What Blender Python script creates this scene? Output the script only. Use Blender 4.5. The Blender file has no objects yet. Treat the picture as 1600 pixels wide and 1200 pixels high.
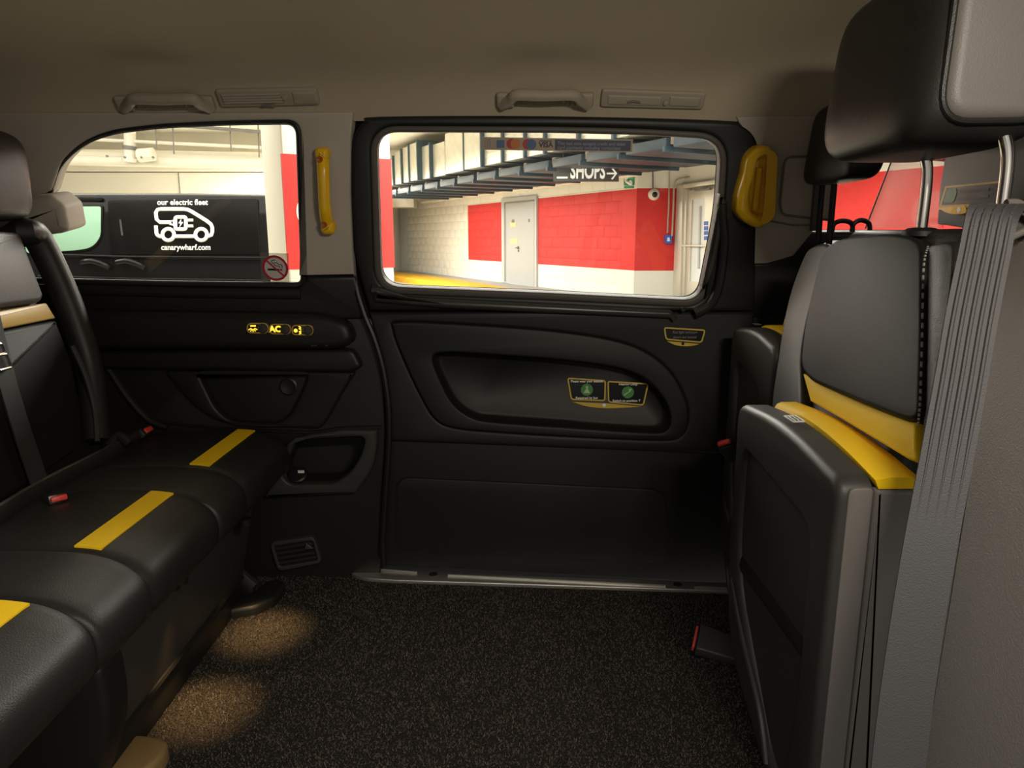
import bpy, bmesh, math, random
from mathutils import Vector as V, Matrix
from mathutils.geometry import tessellate_polygon
random.seed(7)
SC = bpy.context.scene
COL = SC.collection

# ------------------------------------------------------------------ camera
F = 1110.0                                   # focal length in pixels of a 1600x1200 frame
C = V((0, 0, 0.93))
PITCH = math.atan(228 / F); YAW = math.atan(10 / math.hypot(F, 228))
FW = V((math.sin(YAW) * math.cos(PITCH), math.cos(YAW) * math.cos(PITCH), -math.sin(PITCH)))
RT = V((math.cos(YAW), -math.sin(YAW), 0)); UP = RT.cross(FW)
cd = bpy.data.cameras.new('camera'); cam = bpy.data.objects.new('camera', cd); COL.objects.link(cam)
cd.sensor_width = 36; cd.lens = 36 * F / 1600; cd.clip_start = 0.02; cd.clip_end = 200
cam.matrix_world = Matrix((( RT.x, UP.x, -FW.x, C.x), (RT.y, UP.y, -FW.y, C.y), (RT.z, UP.z, -FW.z, C.z), (0, 0, 0, 1)))
SC.camera = cam

# ------------------------------------------------------------------ light
w = bpy.data.worlds.new('garage_ambience'); SC.world = w; w.use_nodes = True
w.node_tree.nodes['Background'].inputs[0].default_value = (1.0, 0.94, 0.84, 1)
w.node_tree.nodes['Background'].inputs[1].default_value = 0.38
SC.view_settings.view_transform = 'Standard'; SC.view_settings.look = 'None'
SC.view_settings.exposure = 0.0; SC.view_settings.gamma = 1.0; SC.view_settings.use_curve_mapping = False
def area(name, loc, size, power, rot=(0, 0, 0), col=(1, 0.97, 0.90)):
    l = bpy.data.lights.new(name, 'AREA'); l.shape = 'RECTANGLE'; l.size, l.size_y = size; l.energy = power; l.color = col
    o = bpy.data.objects.new(name, l); COL.objects.link(o); o.location = loc; o.rotation_euler = rot; return o
area('unseen_garage_light', (-5.0, 9.0, 3.25), (8, 6), 740)
area('unseen_garage_light', (1.0, 6.0, 2.65), (4, 2.4), 640)
area('unseen_garage_light', (-4.2, 15.3, 2.5), (1.0, 2.6), 720)  # added low lamp washing the far end of the block wall
area('unseen_garage_light', (-3.5, 18.6, 2.3), (0.3, 2.0), 130)  # another added lamp, out of sight, brightening the far left block wall
area('unseen_garage_light', (0.2, -2.6, 2.9), (5, 1.2), 160)

# ------------------------------------------------------------------ materials
def s(r, g, b):
    f = lambda c: (c / 255 / 12.92) if c / 255 <= 0.04045 else ((c / 255 + 0.055) / 1.055) ** 2.4
    return (f(r), f(g), f(b))
def M(name, col, rough=0.5, metal=0.0, bump=0.0, bscale=400.0, var=0.0, vscale=6.0, emit=None, estr=0.0, spec=0.5, bdist=0.002, kind='NOISE', coat=0.0):
    m = bpy.data.materials.new(name); m.use_nodes = True; nt = m.node_tree; n = nt.nodes; L = nt.links
    b = n['Principled BSDF']
    b.inputs['Base Color'].default_value = (*col, 1); b.inputs['Roughness'].default_value = rough
    b.inputs['Metallic'].default_value = metal; b.inputs['Specular IOR Level'].default_value = spec
    b.inputs['Coat Weight'].default_value = coat
    if emit: b.inputs['Emission Color'].default_value = (*emit, 1); b.inputs['Emission Strength'].default_value = estr
    if bump or var: tc = n.new('ShaderNodeTexCoord')
    if bump:
        t = n.new('ShaderNodeTexNoise' if kind == 'NOISE' else 'ShaderNodeTexVoronoi'); t.inputs['Scale'].default_value = bscale
        L.new(tc.outputs['Object'], t.inputs['Vector'])
        bp = n.new('ShaderNodeBump'); bp.inputs['Strength'].default_value = bump; bp.inputs['Distance'].default_value = bdist
        L.new(t.outputs[0], bp.inputs['Height']); L.new(bp.outputs[0], b.inputs['Normal'])
    if var:
        t2 = n.new('ShaderNodeTexNoise'); t2.inputs['Scale'].default_value = vscale; t2.inputs['Detail'].default_value = 4
        L.new(tc.outputs['Object'], t2.inputs['Vector'])
        mx = n.new('ShaderNodeMix'); mx.data_type = 'RGBA'
        mx.inputs[6].default_value = (*[c * (1 - var) for c in col], 1); mx.inputs[7].default_value = (*[min(1, c * (1 + var)) for c in col], 1)
        L.new(t2.outputs[0], mx.inputs[0]); L.new(mx.outputs[2], b.inputs['Base Color'])
    return m
def glass(name, tint=(0.97, 0.98, 0.97), gl=0.05, haze=0.0, dcol=(0.6, 0.55, 0.5)):
    m = bpy.data.materials.new(name); m.use_nodes = True; nt = m.node_tree; n = nt.nodes; L = nt.links
    n.remove(n['Principled BSDF']); out = n['Material Output']
    tr = n.new('ShaderNodeBsdfTransparent'); tr.inputs[0].default_value = (*tint, 1)
    g = n.new('ShaderNodeBsdfGlossy'); g.inputs['Roughness'].default_value = 0.02
    mx = n.new('ShaderNodeMixShader'); mx.inputs[0].default_value = gl
    L.new(tr.outputs[0], mx.inputs[1]); L.new(g.outputs[0], mx.inputs[2]); last = mx
    if haze:
        d = n.new('ShaderNodeBsdfDiffuse'); d.inputs[0].default_value = (*dcol, 1)
        m2 = n.new('ShaderNodeMixShader'); m2.inputs[0].default_value = haze
        L.new(mx.outputs[0], m2.inputs[1]); L.new(d.outputs[0], m2.inputs[2]); last = m2
    L.new(last.outputs[0], out.inputs[0]); return m

m_black = M('black_plastic', (0.013, 0.0128, 0.0112), 0.45, spec=0.35, bump=0.25, bscale=900, bdist=0.0006)
m_card = M('black_door_card', (0.013, 0.0126, 0.011), 0.52, spec=0.35, bump=0.25, bscale=1200, bdist=0.0005)
m_ledge = M('satin_black_ledge', (0.036, 0.036, 0.031), 0.34)
m_dark = M('dark_recess_plastic', (0.010, 0.010, 0.009), 0.6)
m_rubber = M('black_rubber', (0.010, 0.010, 0.010), 0.45)
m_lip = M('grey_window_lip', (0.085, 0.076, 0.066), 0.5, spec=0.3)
m_leather = M('black_leather', (0.018, 0.0175, 0.0155), 0.44, spec=0.34, bump=0.3, bscale=500, bdist=0.0006, kind='VORONOI')
m_leather2 = M('worn_black_leather', (0.020, 0.0195, 0.0175), 0.42, spec=0.35, bump=0.25, bscale=420, bdist=0.0006, kind='VORONOI')
m_pad = M('smooth_black_leather', (0.011, 0.0107, 0.0094), 0.55, spec=0.20, bump=0.2, bscale=500, bdist=0.0005, kind='VORONOI')
m_lit_grey = M('lit_grey_vinyl', (0.150, 0.137, 0.126), 0.5, bump=0.3, bscale=500, bdist=0.0006, kind='VORONOI')  # black seat surfaces painted grey where light falls on them
m_greylea = M('grey_leather', (0.085, 0.078, 0.070), 0.48, bump=0.3, bscale=500, bdist=0.0006, kind='VORONOI')
m_shell = M('seat_shell_plastic', (0.040, 0.0385, 0.035), 0.46, spec=0.4, bump=0.3, bscale=900, bdist=0.0006)
m_yellow = M('yellow_leather', (0.95, 0.60, 0.010), 0.62, spec=0.2, bump=0.2, bscale=500, bdist=0.0005, kind='VORONOI')
m_dim_yellow = M('dim_lit_yellow_leather', (0.62, 0.40, 0.12), 0.40, bump=0.2, bscale=500, bdist=0.0005)  # yellow leather with its dim lighting painted in as tan
m_ypl = M('yellow_plastic', (0.82, 0.48, 0.008), 0.28, coat=0.3)
m_head = M('beige_headliner', (0.42, 0.355, 0.255), 0.95, bump=0.4, bscale=1500, bdist=0.0006)
m_trim = M('grey_beige_trim', (0.40, 0.355, 0.295), 0.65, bump=0.15, bscale=900, bdist=0.0005)
m_hndl = M('beige_handle_plastic', (0.34, 0.295, 0.225), 0.6)
m_trimd = M('grey_beige_trim_groove', (0.16, 0.14, 0.12), 0.7)
m_alu = M('brushed_aluminium', (0.52, 0.50, 0.45), 0.38, metal=0.85, var=0.1, vscale=30)
m_chrome = M('chrome', (0.80, 0.78, 0.74), 0.18, metal=1.0)
m_white = M('white_print', (0.85, 0.84, 0.80), 0.6)
m_red = M('red_button', (0.75, 0.06, 0.05), 0.4)
m_webbing = M('belt_webbing_black', (0.018, 0.018, 0.017), 0.7, bump=0.3, bscale=900)
m_thread = M('grey_stitching', (0.26, 0.245, 0.23), 0.7)
m_ygold = M('gold_sticker_edge', (0.62, 0.42, 0.06), 0.4)
m_sblack = M('sticker_black', (0.008, 0.008, 0.008), 0.3)
m_green = M('sticker_green', (0.08, 0.26, 0.07), 0.4)
m_pgreen = M('sticker_pale_green', (0.45, 0.62, 0.35), 0.5)
m_amber = M('amber_backlight', (0.9, 0.6, 0.05), 0.5, emit=(1.0, 0.72, 0.06), estr=1.1)
m_amberd = M('amber_ring', (0.35, 0.22, 0.06), 0.4, emit=(1.0, 0.55, 0.06), estr=0.04)
m_glass = glass('window_glass', (0.97, 0.97, 0.955), 0.03)
m_glass_p = glass('partition_glass', (0.88, 0.86, 0.86), 0.05, 0.24, (0.75, 0.7, 0.68))  # diffuse share paints the pinkish grey reflection on the pane
m_film = glass('clear_sticker_film', (0.75, 0.74, 0.70), 0.03, 0.10)
m_mint = M('mint_reflection_pane', (0.27, 0.46, 0.33), 0.3, spec=0.2)  # pale green view reflected in the van glass, painted as pane colour
m_vblack = M('gloss_black_paint', (0.008, 0.008, 0.008), 0.10, coat=0.08, spec=0.12)
m_vmatt = M('black_glazing', (0.005, 0.005, 0.0045), 0.3, spec=0.1)
m_tyre = M('tyre', (0.012, 0.012, 0.012), 0.8)
m_wwall = M('white_painted_wall', (0.84, 0.81, 0.70), 0.75, var=0.05, vscale=1.2)
m_cream = M('cream_paint', (0.80, 0.76, 0.64), 0.7, var=0.06, vscale=2)
m_redp = M('red_paint', (0.70, 0.032, 0.027), 0.5, var=0.05, vscale=2)
m_ceil = M('garage_concrete_ceiling', (0.74, 0.71, 0.60), 0.8, var=0.08, vscale=0.8)
m_road = M('garage_floor', (0.55, 0.52, 0.44), 0.55, var=0.12, vscale=1.5)
m_pave = M('pavement', (0.40, 0.40, 0.38), 0.7, var=0.1, vscale=2)
m_kerb = M('yellow_kerb_paint', (0.80, 0.44, 0.02), 0.55, var=0.12, vscale=6)
m_gdoor = M('grey_door_paint', (0.44, 0.45, 0.45), 0.5, var=0.04)
m_gframe = M('grey_door_frame', (0.50, 0.51, 0.50), 0.5)
m_steel = M('galvanised_steel', (0.72, 0.70, 0.62), 0.42, metal=0.55, var=0.22, vscale=5, bump=0.3, bscale=12, bdist=0.01)
m_flange = M('navy_flange_paint', (0.020, 0.05, 0.07), 0.5, var=0.2)
m_navy = M('navy_tray_paint', (0.016, 0.032, 0.046), 0.5, var=0.25, vscale=3)
m_brown = M('tray_dusty_edge', (0.20, 0.17, 0.13), 0.7, var=0.2)
m_pipe = M('white_pipe', (0.78, 0.74, 0.62), 0.5, var=0.05)
m_cond = M('grey_conduit', (0.42, 0.38, 0.30), 0.45)
m_pdark = M('pipe_fitting_grey', (0.20, 0.19, 0.17), 0.5)
m_sign = M('sign_charcoal', (0.060, 0.060, 0.055), 0.5)
m_sgreen = M('sign_green', (0.01, 0.30, 0.12), 0.4)
m_blue = M('sign_blue', (0.03, 0.12, 0.50), 0.4)
m_navyst = M('sticker_navy', (0.012, 0.018, 0.05), 0.4)
m_stan = M('sticker_cream', (0.36, 0.28, 0.19), 0.5)  # card sticker colours darkened to paint in its backlit look
m_or = M('sticker_orange', (0.50, 0.16, 0.015), 0.5); m_rd = M('sticker_red', (0.40, 0.03, 0.02), 0.5); m_lb = M('sticker_blue', (0.05, 0.12, 0.24), 0.5)
m_grtxt = M('sticker_grey_text', (0.30, 0.29, 0.36), 0.5)
m_doorglass = M('frosted_door_glass', (0.80, 0.82, 0.80), 0.25)
m_shopw = M('sign_white_lettering', (0.9, 0.9, 0.86), 0.5, emit=(1, 1, 0.95), estr=0.35)

def carpet_mat():
    m = M('charcoal_carpet', (0.05, 0.045, 0.038), 0.95, spec=0.1); nt = m.node_tree; n = nt.nodes; L = nt.links; b = n['Principled BSDF']
    tc = n.new('ShaderNodeTexCoord'); t = n.new('ShaderNodeTexNoise'); t.inputs['Scale'].default_value = 260; t.inputs['Detail'].default_value = 3; t.inputs['Roughness'].default_value = 0.7
    r = n.new('ShaderNodeValToRGB'); e = r.color_ramp.elements
    e[0].position = 0.36; e[0].color = (0.010, 0.009, 0.008, 1); e[1].position = 0.72; e[1].color = (0.085, 0.073, 0.058, 1)
    k = e.new(0.54); k.color = (0.026, 0.023, 0.019, 1)
    L.new(tc.outputs['Object'], t.inputs['Vector']); L.new(t.outputs[0], r.inputs[0]); L.new(r.outputs[0], b.inputs['Base Color'])
    bp = n.new('ShaderNodeBump'); bp.inputs['Strength'].default_value = 1.0; bp.inputs['Distance'].default_value = 0.006
    L.new(t.outputs[0], bp.inputs['Height']); L.new(bp.outputs[0], b.inputs['Normal']); return m
m_carpet = carpet_mat()
m_fibre = M('carpet_fibre', (0.085, 0.071, 0.056), 0.9, spec=0.1, var=0.7, vscale=260)
def belt_mat():
    m = M('grey_ribbed_webbing', (0.024, 0.0232, 0.0245), 0.65); nt = m.node_tree; n = nt.nodes; L = nt.links; b = n['Principled BSDF']
    tc = n.new('ShaderNodeTexCoord'); t = n.new('ShaderNodeTexNoise'); t.inputs['Scale'].default_value = 700
    bp = n.new('ShaderNodeBump'); bp.inputs['Strength'].default_value = 0.4; bp.inputs['Distance'].default_value = 0.001
    L.new(tc.outputs['Object'], t.inputs['Vector']); L.new(t.outputs[0], bp.inputs['Height']); L.new(bp.outputs[0], b.inputs['Normal']); return m
m_belt = belt_mat()
def paint_wall_mat():                         # white wall with a red painted band, as painted on the blocks
    m = M('white_wall_with_red_band', (0.8, 0.8, 0.7), 0.65); nt = m.node_tree; n = nt.nodes; L = nt.links; b = n['Principled BSDF']
    g = n.new('ShaderNodeNewGeometry'); sx = n.new('ShaderNodeSeparateXYZ'); L.new(g.outputs['Position'], sx.inputs[0])
    def cmp(out, op, v):
        q = n.new('ShaderNodeMath'); q.operation = op; L.new(out, q.inputs[0]); q.inputs[1].default_value = v; return q.outputs[0]
    def mul(a, c):
        q = n.new('ShaderNodeMath'); q.operation = 'MULTIPLY'; L.new(a, q.inputs[0]); L.new(c, q.inputs[1]); return q.outputs[0]
    k = mul(mul(cmp(sx.outputs[2], 'GREATER_THAN', 0.34), cmp(sx.outputs[2], 'LESS_THAN', 1.81)), cmp(sx.outputs[0], 'GREATER_THAN', -1.04))
    t = n.new('ShaderNodeTexNoise'); t.inputs['Scale'].default_value = 1.6; t.inputs['Detail'].default_value = 4; L.new(g.outputs['Position'], t.inputs['Vector'])
    def two(a, c):
        x = n.new('ShaderNodeMix'); x.data_type = 'RGBA'; x.inputs[6].default_value = (*a, 1); x.inputs[7].default_value = (*c, 1); L.new(t.outputs[0], x.inputs[0]); return x.outputs[2]
    x = n.new('ShaderNodeMix'); x.data_type = 'RGBA'; L.new(k, x.inputs[0]); L.new(two((0.79, 0.775, 0.68), (0.87, 0.86, 0.78)), x.inputs[6]); L.new(two((0.62, 0.022, 0.019), (0.74, 0.030, 0.025)), x.inputs[7])
    L.new(x.outputs[2], b.inputs['Base Color']); return m
m_band = paint_wall_mat()

# ------------------------------------------------------------------ object helpers
WLOC = {}
def tag(o, label=None, cat=None, group=None, kind=None):
    if label: o['label'] = label
    if cat: o['category'] = cat
    if group: o['group'] = group
    if kind: o['kind'] = kind
    return o
def thing(name, loc, label, cat=None, group=None, kind=None):
    o = bpy.data.objects.new(name, None); o.empty_display_size = 0.05; COL.objects.link(o); o.location = loc; WLOC[o] = V(loc)
    return tag(o, label, cat, group, kind)
def mk(name, g, mat, parent=None, label=None, cat=None, group=None, kind=None, ang=35):
    vs, fs = g
    vs = [V(v) for v in vs]
    lo = V([min(v[i] for v in vs) for i in range(3)]); hi = V([max(v[i] for v in vs) for i in range(3)])
    c = V(((lo.x + hi.x) / 2, (lo.y + hi.y) / 2, lo.z))
    me = bpy.data.meshes.new(name); me.from_pydata([v - c for v in vs], [], fs); me.validate()
    bm = bmesh.new(); bm.from_mesh(me); bmesh.ops.remove_doubles(bm, verts=bm.verts, dist=1e-6); bmesh.ops.recalc_face_normals(bm, faces=bm.faces); bm.to_mesh(me); bm.free()
    me.polygons.foreach_set('use_smooth', [len(p.vertices) == 4 for p in me.polygons]); me.set_sharp_from_angle(angle=math.radians(ang))
    me.materials.append(mat)
    o = bpy.data.objects.new(name, me); COL.objects.link(o)
    WLOC[o] = c
    if parent: o.parent = parent; o.location = c - WLOC[parent]
    else: o.location = c
    return tag(o, label, cat, group, kind)
def join(*gs):
    vs, fs = [], []
    for g in gs:
        k = len(vs); vs += list(g[0]); fs += [tuple(i + k for i in f) for f in g[1]]
    return vs, fs
# ---- curves
def cr(pts, n=6, closed=False):               # Catmull-Rom through 2D or 3D points
    P = [V(p) for p in pts]; N = len(P); out = []
    for i in range(N if closed else N - 1):
        a, b, c, d = (P[(i - 1) % N], P[i], P[(i + 1) % N], P[(i + 2) % N]) if closed else (P[max(i - 1, 0)], P[i], P[i + 1], P[min(i + 2, N - 1)])
        for k in range(n):
            t = k / n
            out.append(0.5 * ((2 * b) + (c - a) * t + (2 * a - 5 * b + 4 * c - d) * t * t + (3 * b - a - 3 * c + d) * t ** 3))
    if not closed: out.append(P[-1])
    return out
def rnd(pts, r, n=5):                         # polygon with rounded corners; a point may carry its own radius
    out = []; N = len(pts)
    for i in range(N):
        p = pts[i]; rr = p[2] if len(p) > 2 else r; p = V(p[:2]); a = V(pts[i - 1][:2]); b = V(pts[(i + 1) % N][:2])
        if rr <= 0: out.append(p); continue
        da, db = a - p, b - p; k = min(rr, da.length * 0.49, db.length * 0.49)
        p0, p1 = p + da.normalized() * k, p + db.normalized() * k
        for j in range(n + 1):
            t = j / n; out.append((1 - t) ** 2 * p0 + 2 * t * (1 - t) * p + t * t * p1)
    return out
def circ(cx, cy, r, n=20, ry=None):
    return [V((cx + r * math.cos(2 * math.pi * i / n), cy + (ry or r) * math.sin(2 * math.pi * i / n))) for i in range(n)]
def sarea(p): return sum(p[i - 1].x * p[i].y - p[i].x * p[i - 1].y for i in range(len(p))) / 2
def inset(p, d):                              # positive: inwards for a counter-clockwise polygon
    N = len(p); out = []
    for i in range(N):
        e0 = p[i] - p[i - 1]; e1 = p[(i + 1) % N] - p[i]
        n0 = V((-e0.y, e0.x)); n1 = V((-e1.y, e1.x))
        if n0.length < 1e-9: n0 = n1.copy()
        if n1.length < 1e-9: n1 = n0.copy()
        n0.normalize(); n1.normalize(); b = n0 + n1
        if b.length < 1e-6: out.append(p[i].copy()); continue
        b.normalize(); c = max(0.45, b.dot(n0)); out.append(p[i] + b * (d / c))
    return out
class Pl:                                     # a real plane in the place: origin, normal towards the viewer's side, and two axes
    def __init__(self, o, n, e1):
        self.o = V(o); self.n = V(n).normalized(); self.e1 = V(e1).normalized(); self.e2 = self.n.cross(self.e1)
    def hit(self, px, py, off=0.0):
        d = FW + RT * ((px - 800) / F) + UP * ((600 - py) / F); o = self.o + self.n * off
        return C + d * ((o - C).dot(self.n) / d.dot(self.n))
    def uv(self, p): q = p - self.o; return V((q.dot(self.e1), q.dot(self.e2)))
    def at(self, u, v, off=0.0): return self.o + self.e1 * u + self.e2 * v + self.n * off
    def px(self, pts, off=0.0): return [self.uv(self.hit(p[0], p[1], off)) for p in pts]
def slab(pl, outer, z0, z1, holes=(), bev=0.002, seg=3):   # extruded outline with rounded front edges; outline in plane units
    if sarea(outer) < 0: outer = outer[::-1]
    hs = [h if sarea(h) < 0 else h[::-1] for h in holes]
    vs, fs = [], []; tops = []
    bev = min(bev, abs(z1 - z0) * 0.95)
    for ring in [outer] + list(hs):
        n = len(ring); k0 = len(vs); lv = [(0.0, z0)]
        if bev > 0:
            for j in range(seg + 1):
                a = math.pi / 2 * j / seg; lv.append((bev * (1 - math.cos(a)), z1 - bev * (1 - math.sin(a))))
        else: lv.append((0.0, z1))
        for d, z in lv:
            for q in (inset(ring, d) if d else ring): vs.append(pl.at(q.x, q.y, z))
        for r in range(len(lv) - 1):
            for i in range(n):
                j = (i + 1) % n; a = k0 + r * n; fs.append((a + i, a + j, a + n + j, a + n + i))
        tops.append((k0 + (len(lv) - 1) * n, n, k0))
    if not hs:
        k, n, kb = tops[0]; fs.append(tuple(range(k, k + n))); fs.append(tuple(range(kb + n - 1, kb - 1, -1)))
    else:
        for w_ in (0, 2):
            idx = []; loops = []
            for t in tops:
                k = t[w_]; n = t[1]; idx += list(range(k, k + n)); loops.append([V((*pl.uv(vs[i]), 0)) for i in range(k, k + n)])
            for tri in tessellate_polygon(loops): fs.append(tuple(idx[i] for i in tri))
    return vs, fs
def pan(name, pts, pl, off, th, mat, parent=None, holes=(), bev=0.002, seg=3, **kw):   # slab whose front outline is read off the photograph
    return mk(name, slab(pl, pl.px(pts, off), off - th, off, [pl.px(h, off) for h in holes], bev, seg), mat, parent, **kw)
def tube(pts, r, n=10, closed=False, flat=1.0, up=None, radii=None):
    P = [V(p) for p in pts]; N = len(P); vs, fs = [], []; prev = None
    for i in range(N):
        t = (P[(i + 1) % N] - P[i - 1]) if closed else (P[min(i + 1, N - 1)] - P[max(i - 1, 0)])
        t.normalize()
        if up is not None: a = V(up)
        elif prev is not None: a = prev
        else: a = V((0, 0, 1)) if abs(t.z) < 0.9 else V((1, 0, 0))
        x = (a - t * a.dot(t)).normalized(); prev = x; y = t.cross(x)
        rr = radii[i] if radii else r
        for k in range(n):
            q = 2 * math.pi * k / n; vs.append(P[i] + x * (rr * math.cos(q)) + y * (rr * flat * math.sin(q)))
    for i in range(N if closed else N - 1):
        j = (i + 1) % N
        for k in range(n):
            l = (k + 1) % n; fs.append((i * n + k, i * n + l, j * n + l, j * n + k))
    if not closed: fs += [tuple(range(n - 1, -1, -1)), tuple(range((N - 1) * n, N * n))]
    return vs, fs
def loft(rings, caps=True):
    n = len(rings[0]); vs = [V(v) for r in rings for v in r]; fs = []
    for i in range(len(rings) - 1):
        for k in range(n):
            l = (k + 1) % n; fs.append((i * n + k, i * n + l, (i + 1) * n + l, (i + 1) * n + k))
    if caps: fs += [tuple(range(n - 1, -1, -1)), tuple(range((len(rings) - 1) * n, len(rings) * n))]
    return vs, fs
def hexa(p, bev=0.0, seg=3):                  # eight corners (bottom ring, top ring), rounded edges
    bm = bmesh.new(); v = [bm.verts.new(V(q)) for q in p]
    for f in ((3, 2, 1, 0), (4, 5, 6, 7), (0, 1, 5, 4), (1, 2, 6, 5), (2, 3, 7, 6), (3, 0, 4, 7)): bm.faces.new([v[i] for i in f])
    if bev > 0: bmesh.ops.bevel(bm, geom=list(bm.edges), offset=bev, segments=seg, profile=0.5, affect='EDGES', clamp_overlap=True)
    bm.verts.ensure_lookup_table(); bm.verts.index_update()
    r = ([q.co.copy() for q in bm.verts], [tuple(q.index for q in f.verts) for f in bm.faces]); bm.free(); return r
def box(x0, x1, y0, y1, z0, z1, bev=0.0, seg=3):
    return hexa([(x0, y0, z0), (x1, y0, z0), (x1, y1, z0), (x0, y1, z0), (x0, y0, z1), (x1, y0, z1), (x1, y1, z1), (x0, y1, z1)], bev, seg)
def pbox(pl, u0, u1, v0, v1, z0, z1, bev=0.0):
    a = pl.at; return hexa([a(u0, v0, z0), a(u1, v0, z0), a(u1, v1, z0), a(u0, v1, z0), a(u0, v0, z1), a(u1, v0, z1), a(u1, v1, z1), a(u0, v1, z1)], bev)
def lathe(c, axis, prof, n=20):               # prof: (radius, height along axis)
    ax = V(axis).normalized(); a = V((0, 0, 1)) if abs(ax.z) < 0.9 else V((1, 0, 0)); x = ax.cross(a).normalized(); y = ax.cross(x); c = V(c)
    return loft([[c + ax * h + x * (r * math.cos(2 * math.pi * k / n)) + y * (r * math.sin(2 * math.pi * k / n)) for k in range(n)] for r, h in prof])
def puffy(x0, x1, y0, y1, z0, z1, e=4.0, n=20, m=28, shear=0.0, wedge=0.0):   # padded block: superellipsoid
    c = V(((x0 + x1) / 2, (y0 + y1) / 2, (z0 + z1) / 2)); h = V(((x1 - x0) / 2, (y1 - y0) / 2, (z1 - z0) / 2)); sp = lambda t: math.copysign(abs(t) ** (2 / e), t)
    rings = []
    for i in range(1, n):
        f = -math.pi / 2 + math.pi * i / n; ring = []
        for k in range(m):
            q = 2 * math.pi * k / m; X, Y, Z = sp(math.cos(f)) * sp(math.cos(q)), sp(math.cos(f)) * sp(math.sin(q)), sp(math.sin(f))
            ring.append(V((c.x + h.x * X + shear * Z, c.y + h.y * Y * (1 + wedge * Z), c.z + h.z * Z)))
        rings.append(ring)
    return loft(rings)
def text(name, st, size, pl, u, v, off, mat, parent, align='CENTER', sx=1.0, bold=0.0, rot=0.0, **kw):
    cu = bpy.data.curves.new('t', 'FONT'); cu.body = st; cu.size = size; cu.align_x = align; cu.align_y = 'CENTER'; cu.offset = bold; cu.resolution_u = 3
    o = bpy.data.objects.new('t', cu); COL.objects.link(o); bpy.context.view_layer.update()
    me = bpy.data.meshes.new_from_object(o.evaluated_get(bpy.context.evaluated_depsgraph_get()))
    cs, sn = math.cos(rot), math.sin(rot)
    vs = [pl.at(u + (q.co.x * sx * cs - q.co.y * sn), v + (q.co.x * sx * sn + q.co.y * cs), off) for q in me.vertices]; fs = [tuple(p.vertices) for p in me.polygons]
    bpy.data.objects.remove(o); bpy.data.meshes.remove(me); bpy.data.curves.remove(cu)
    return mk(name, (vs, fs), mat, parent, **kw)

# planes of the cabin
D = 1.85
WL = Pl((0, D, 0), (0, -1, 0), (1, 0, 0))                                  # lower side wall
WU = Pl((0, D, 0.72), (0, -0.48, -0.085), (1, 0, 0))                       # window band, leaning in
RC = Pl((0, 1.765, 1.20), (0, -0.085, -0.065), (1, 0, 0))                  # cove of the headliner
FL = Pl((0, 0, 0), (0, 0, 1), (1, 0, 0))

# ------------------------------------------------------------------ cabin shell
# outlines of the openings, as seen on the window plane
OP2 = rnd([(588,207,34),(860,208,0),(1000,211,60),(1128,219,38),(1121,330,40),(1093,470,26),(850,458,0),(596,448,32)], 10, 8)
OP1 = rnd([(467,189,24),(475,446,14),(250,443,0),(30,438,10),(20,400,10),(40,330,10),(77,300,4),(91,257,20),(115,233,20),(140,217,20),(175,205,24),(245,196,36),(350,191,40)], 10, 6)
OP3 = rnd([(1279,240),(1560,262),(1560,362),(1272,362)], 6)
def grow(px, d):
    p = [V(q) for q in px]
    return inset(p, -d if sarea(p) > 0 else d)
wl = thing('wall_left', (0, D + 0.1, 0), 'black inner side wall of the taxi cabin around its windows', kind='structure')
mk('lower_body_skin', pbox(WL, -1.75, 2.2, -0.25, 0.72, -0.11, -0.09), m_dark, wl)
mk('upper_body_skin', slab(WU, [V((-1.75, 0)), V((2.2, 0)), V((2.2, 0.52)), V((-1.75, 0.52))], -0.05, -0.03, [WU.px(grow(o, 2)) for o in (OP1, OP2, OP3)], 0), M('dull_black_seal', (0.008, 0.008, 0.008), 0.95, spec=0.05), wl)
# rear quarter, black part
pan('window_sill_panel', rnd([(-150,452),(105,447),(462,452,8),(476,436,6),(476,431),(556,431),(572,480),(578,500),(-150,500)], 0), WU, 0.012, 0.05, m_black, wl, bev=0.012)
mk('sill_ledge', tube([WU.hit(x, y, 0.012) for x, y in [(-100,460),(105,452),(300,457),(470,459)]], 0.014, 10, flat=0.6), m_black, wl)
BIN = rnd([(438,742,14),(450,716,10),(462,688,6),(572,682,14),(563,715,20),(545,742,16),(520,757,8),(452,758,12)], 8)
SPK = rnd([(309,584,10),(482,584,12),(474,606,14),(452,650,18),(432,662,10),(362,660,16),(336,640,14)], 10)
pan('quarter_panel', rnd([(-60,482),(570,482),(588,535),(600,600),(604,680),(599,780),(594,905),(400,960),(-60,960)], 0), WL, 0.0, 0.03, m_black, wl, holes=[BIN, grow(SPK, 3)], bev=0.006)
pan('armrest_bolster', rnd([(-100,482),(500,490,30),(545,505,26),(553,535,14),(530,547,14),(-100,549)], 0), WL, 0.050, 0.05, m_black, wl, bev=0.022, seg=5)
pan('armrest_underside', rnd([(150,549),(552,546,10),(566,574,8),(548,583),(150,577)], 0), WL, 0.028, 0.03, m_black, wl, bev=0.012)
sp = pan('speaker_surround', rnd([(255,580,10),(556,581,6),(536,612,20),(512,655,14),(500,671,8),(350,664,30),(306,640,30)], 6), WL, 0.016, 0.02, m_black, wl, holes=[SPK], bev=0.008)
pan('speaker_grille', grow(SPK, 4), WL, -0.012, 0.01, m_card, wl, bev=0.006)
c_ = WL.hit(451, 604, -0.012); mk('tweeter', lathe(c_, (0, -1, 0), [(0.024, -0.004), (0.024, 0.003), (0.02, 0.005), (0.006, 0.002)]), m_rubber, wl)
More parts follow.
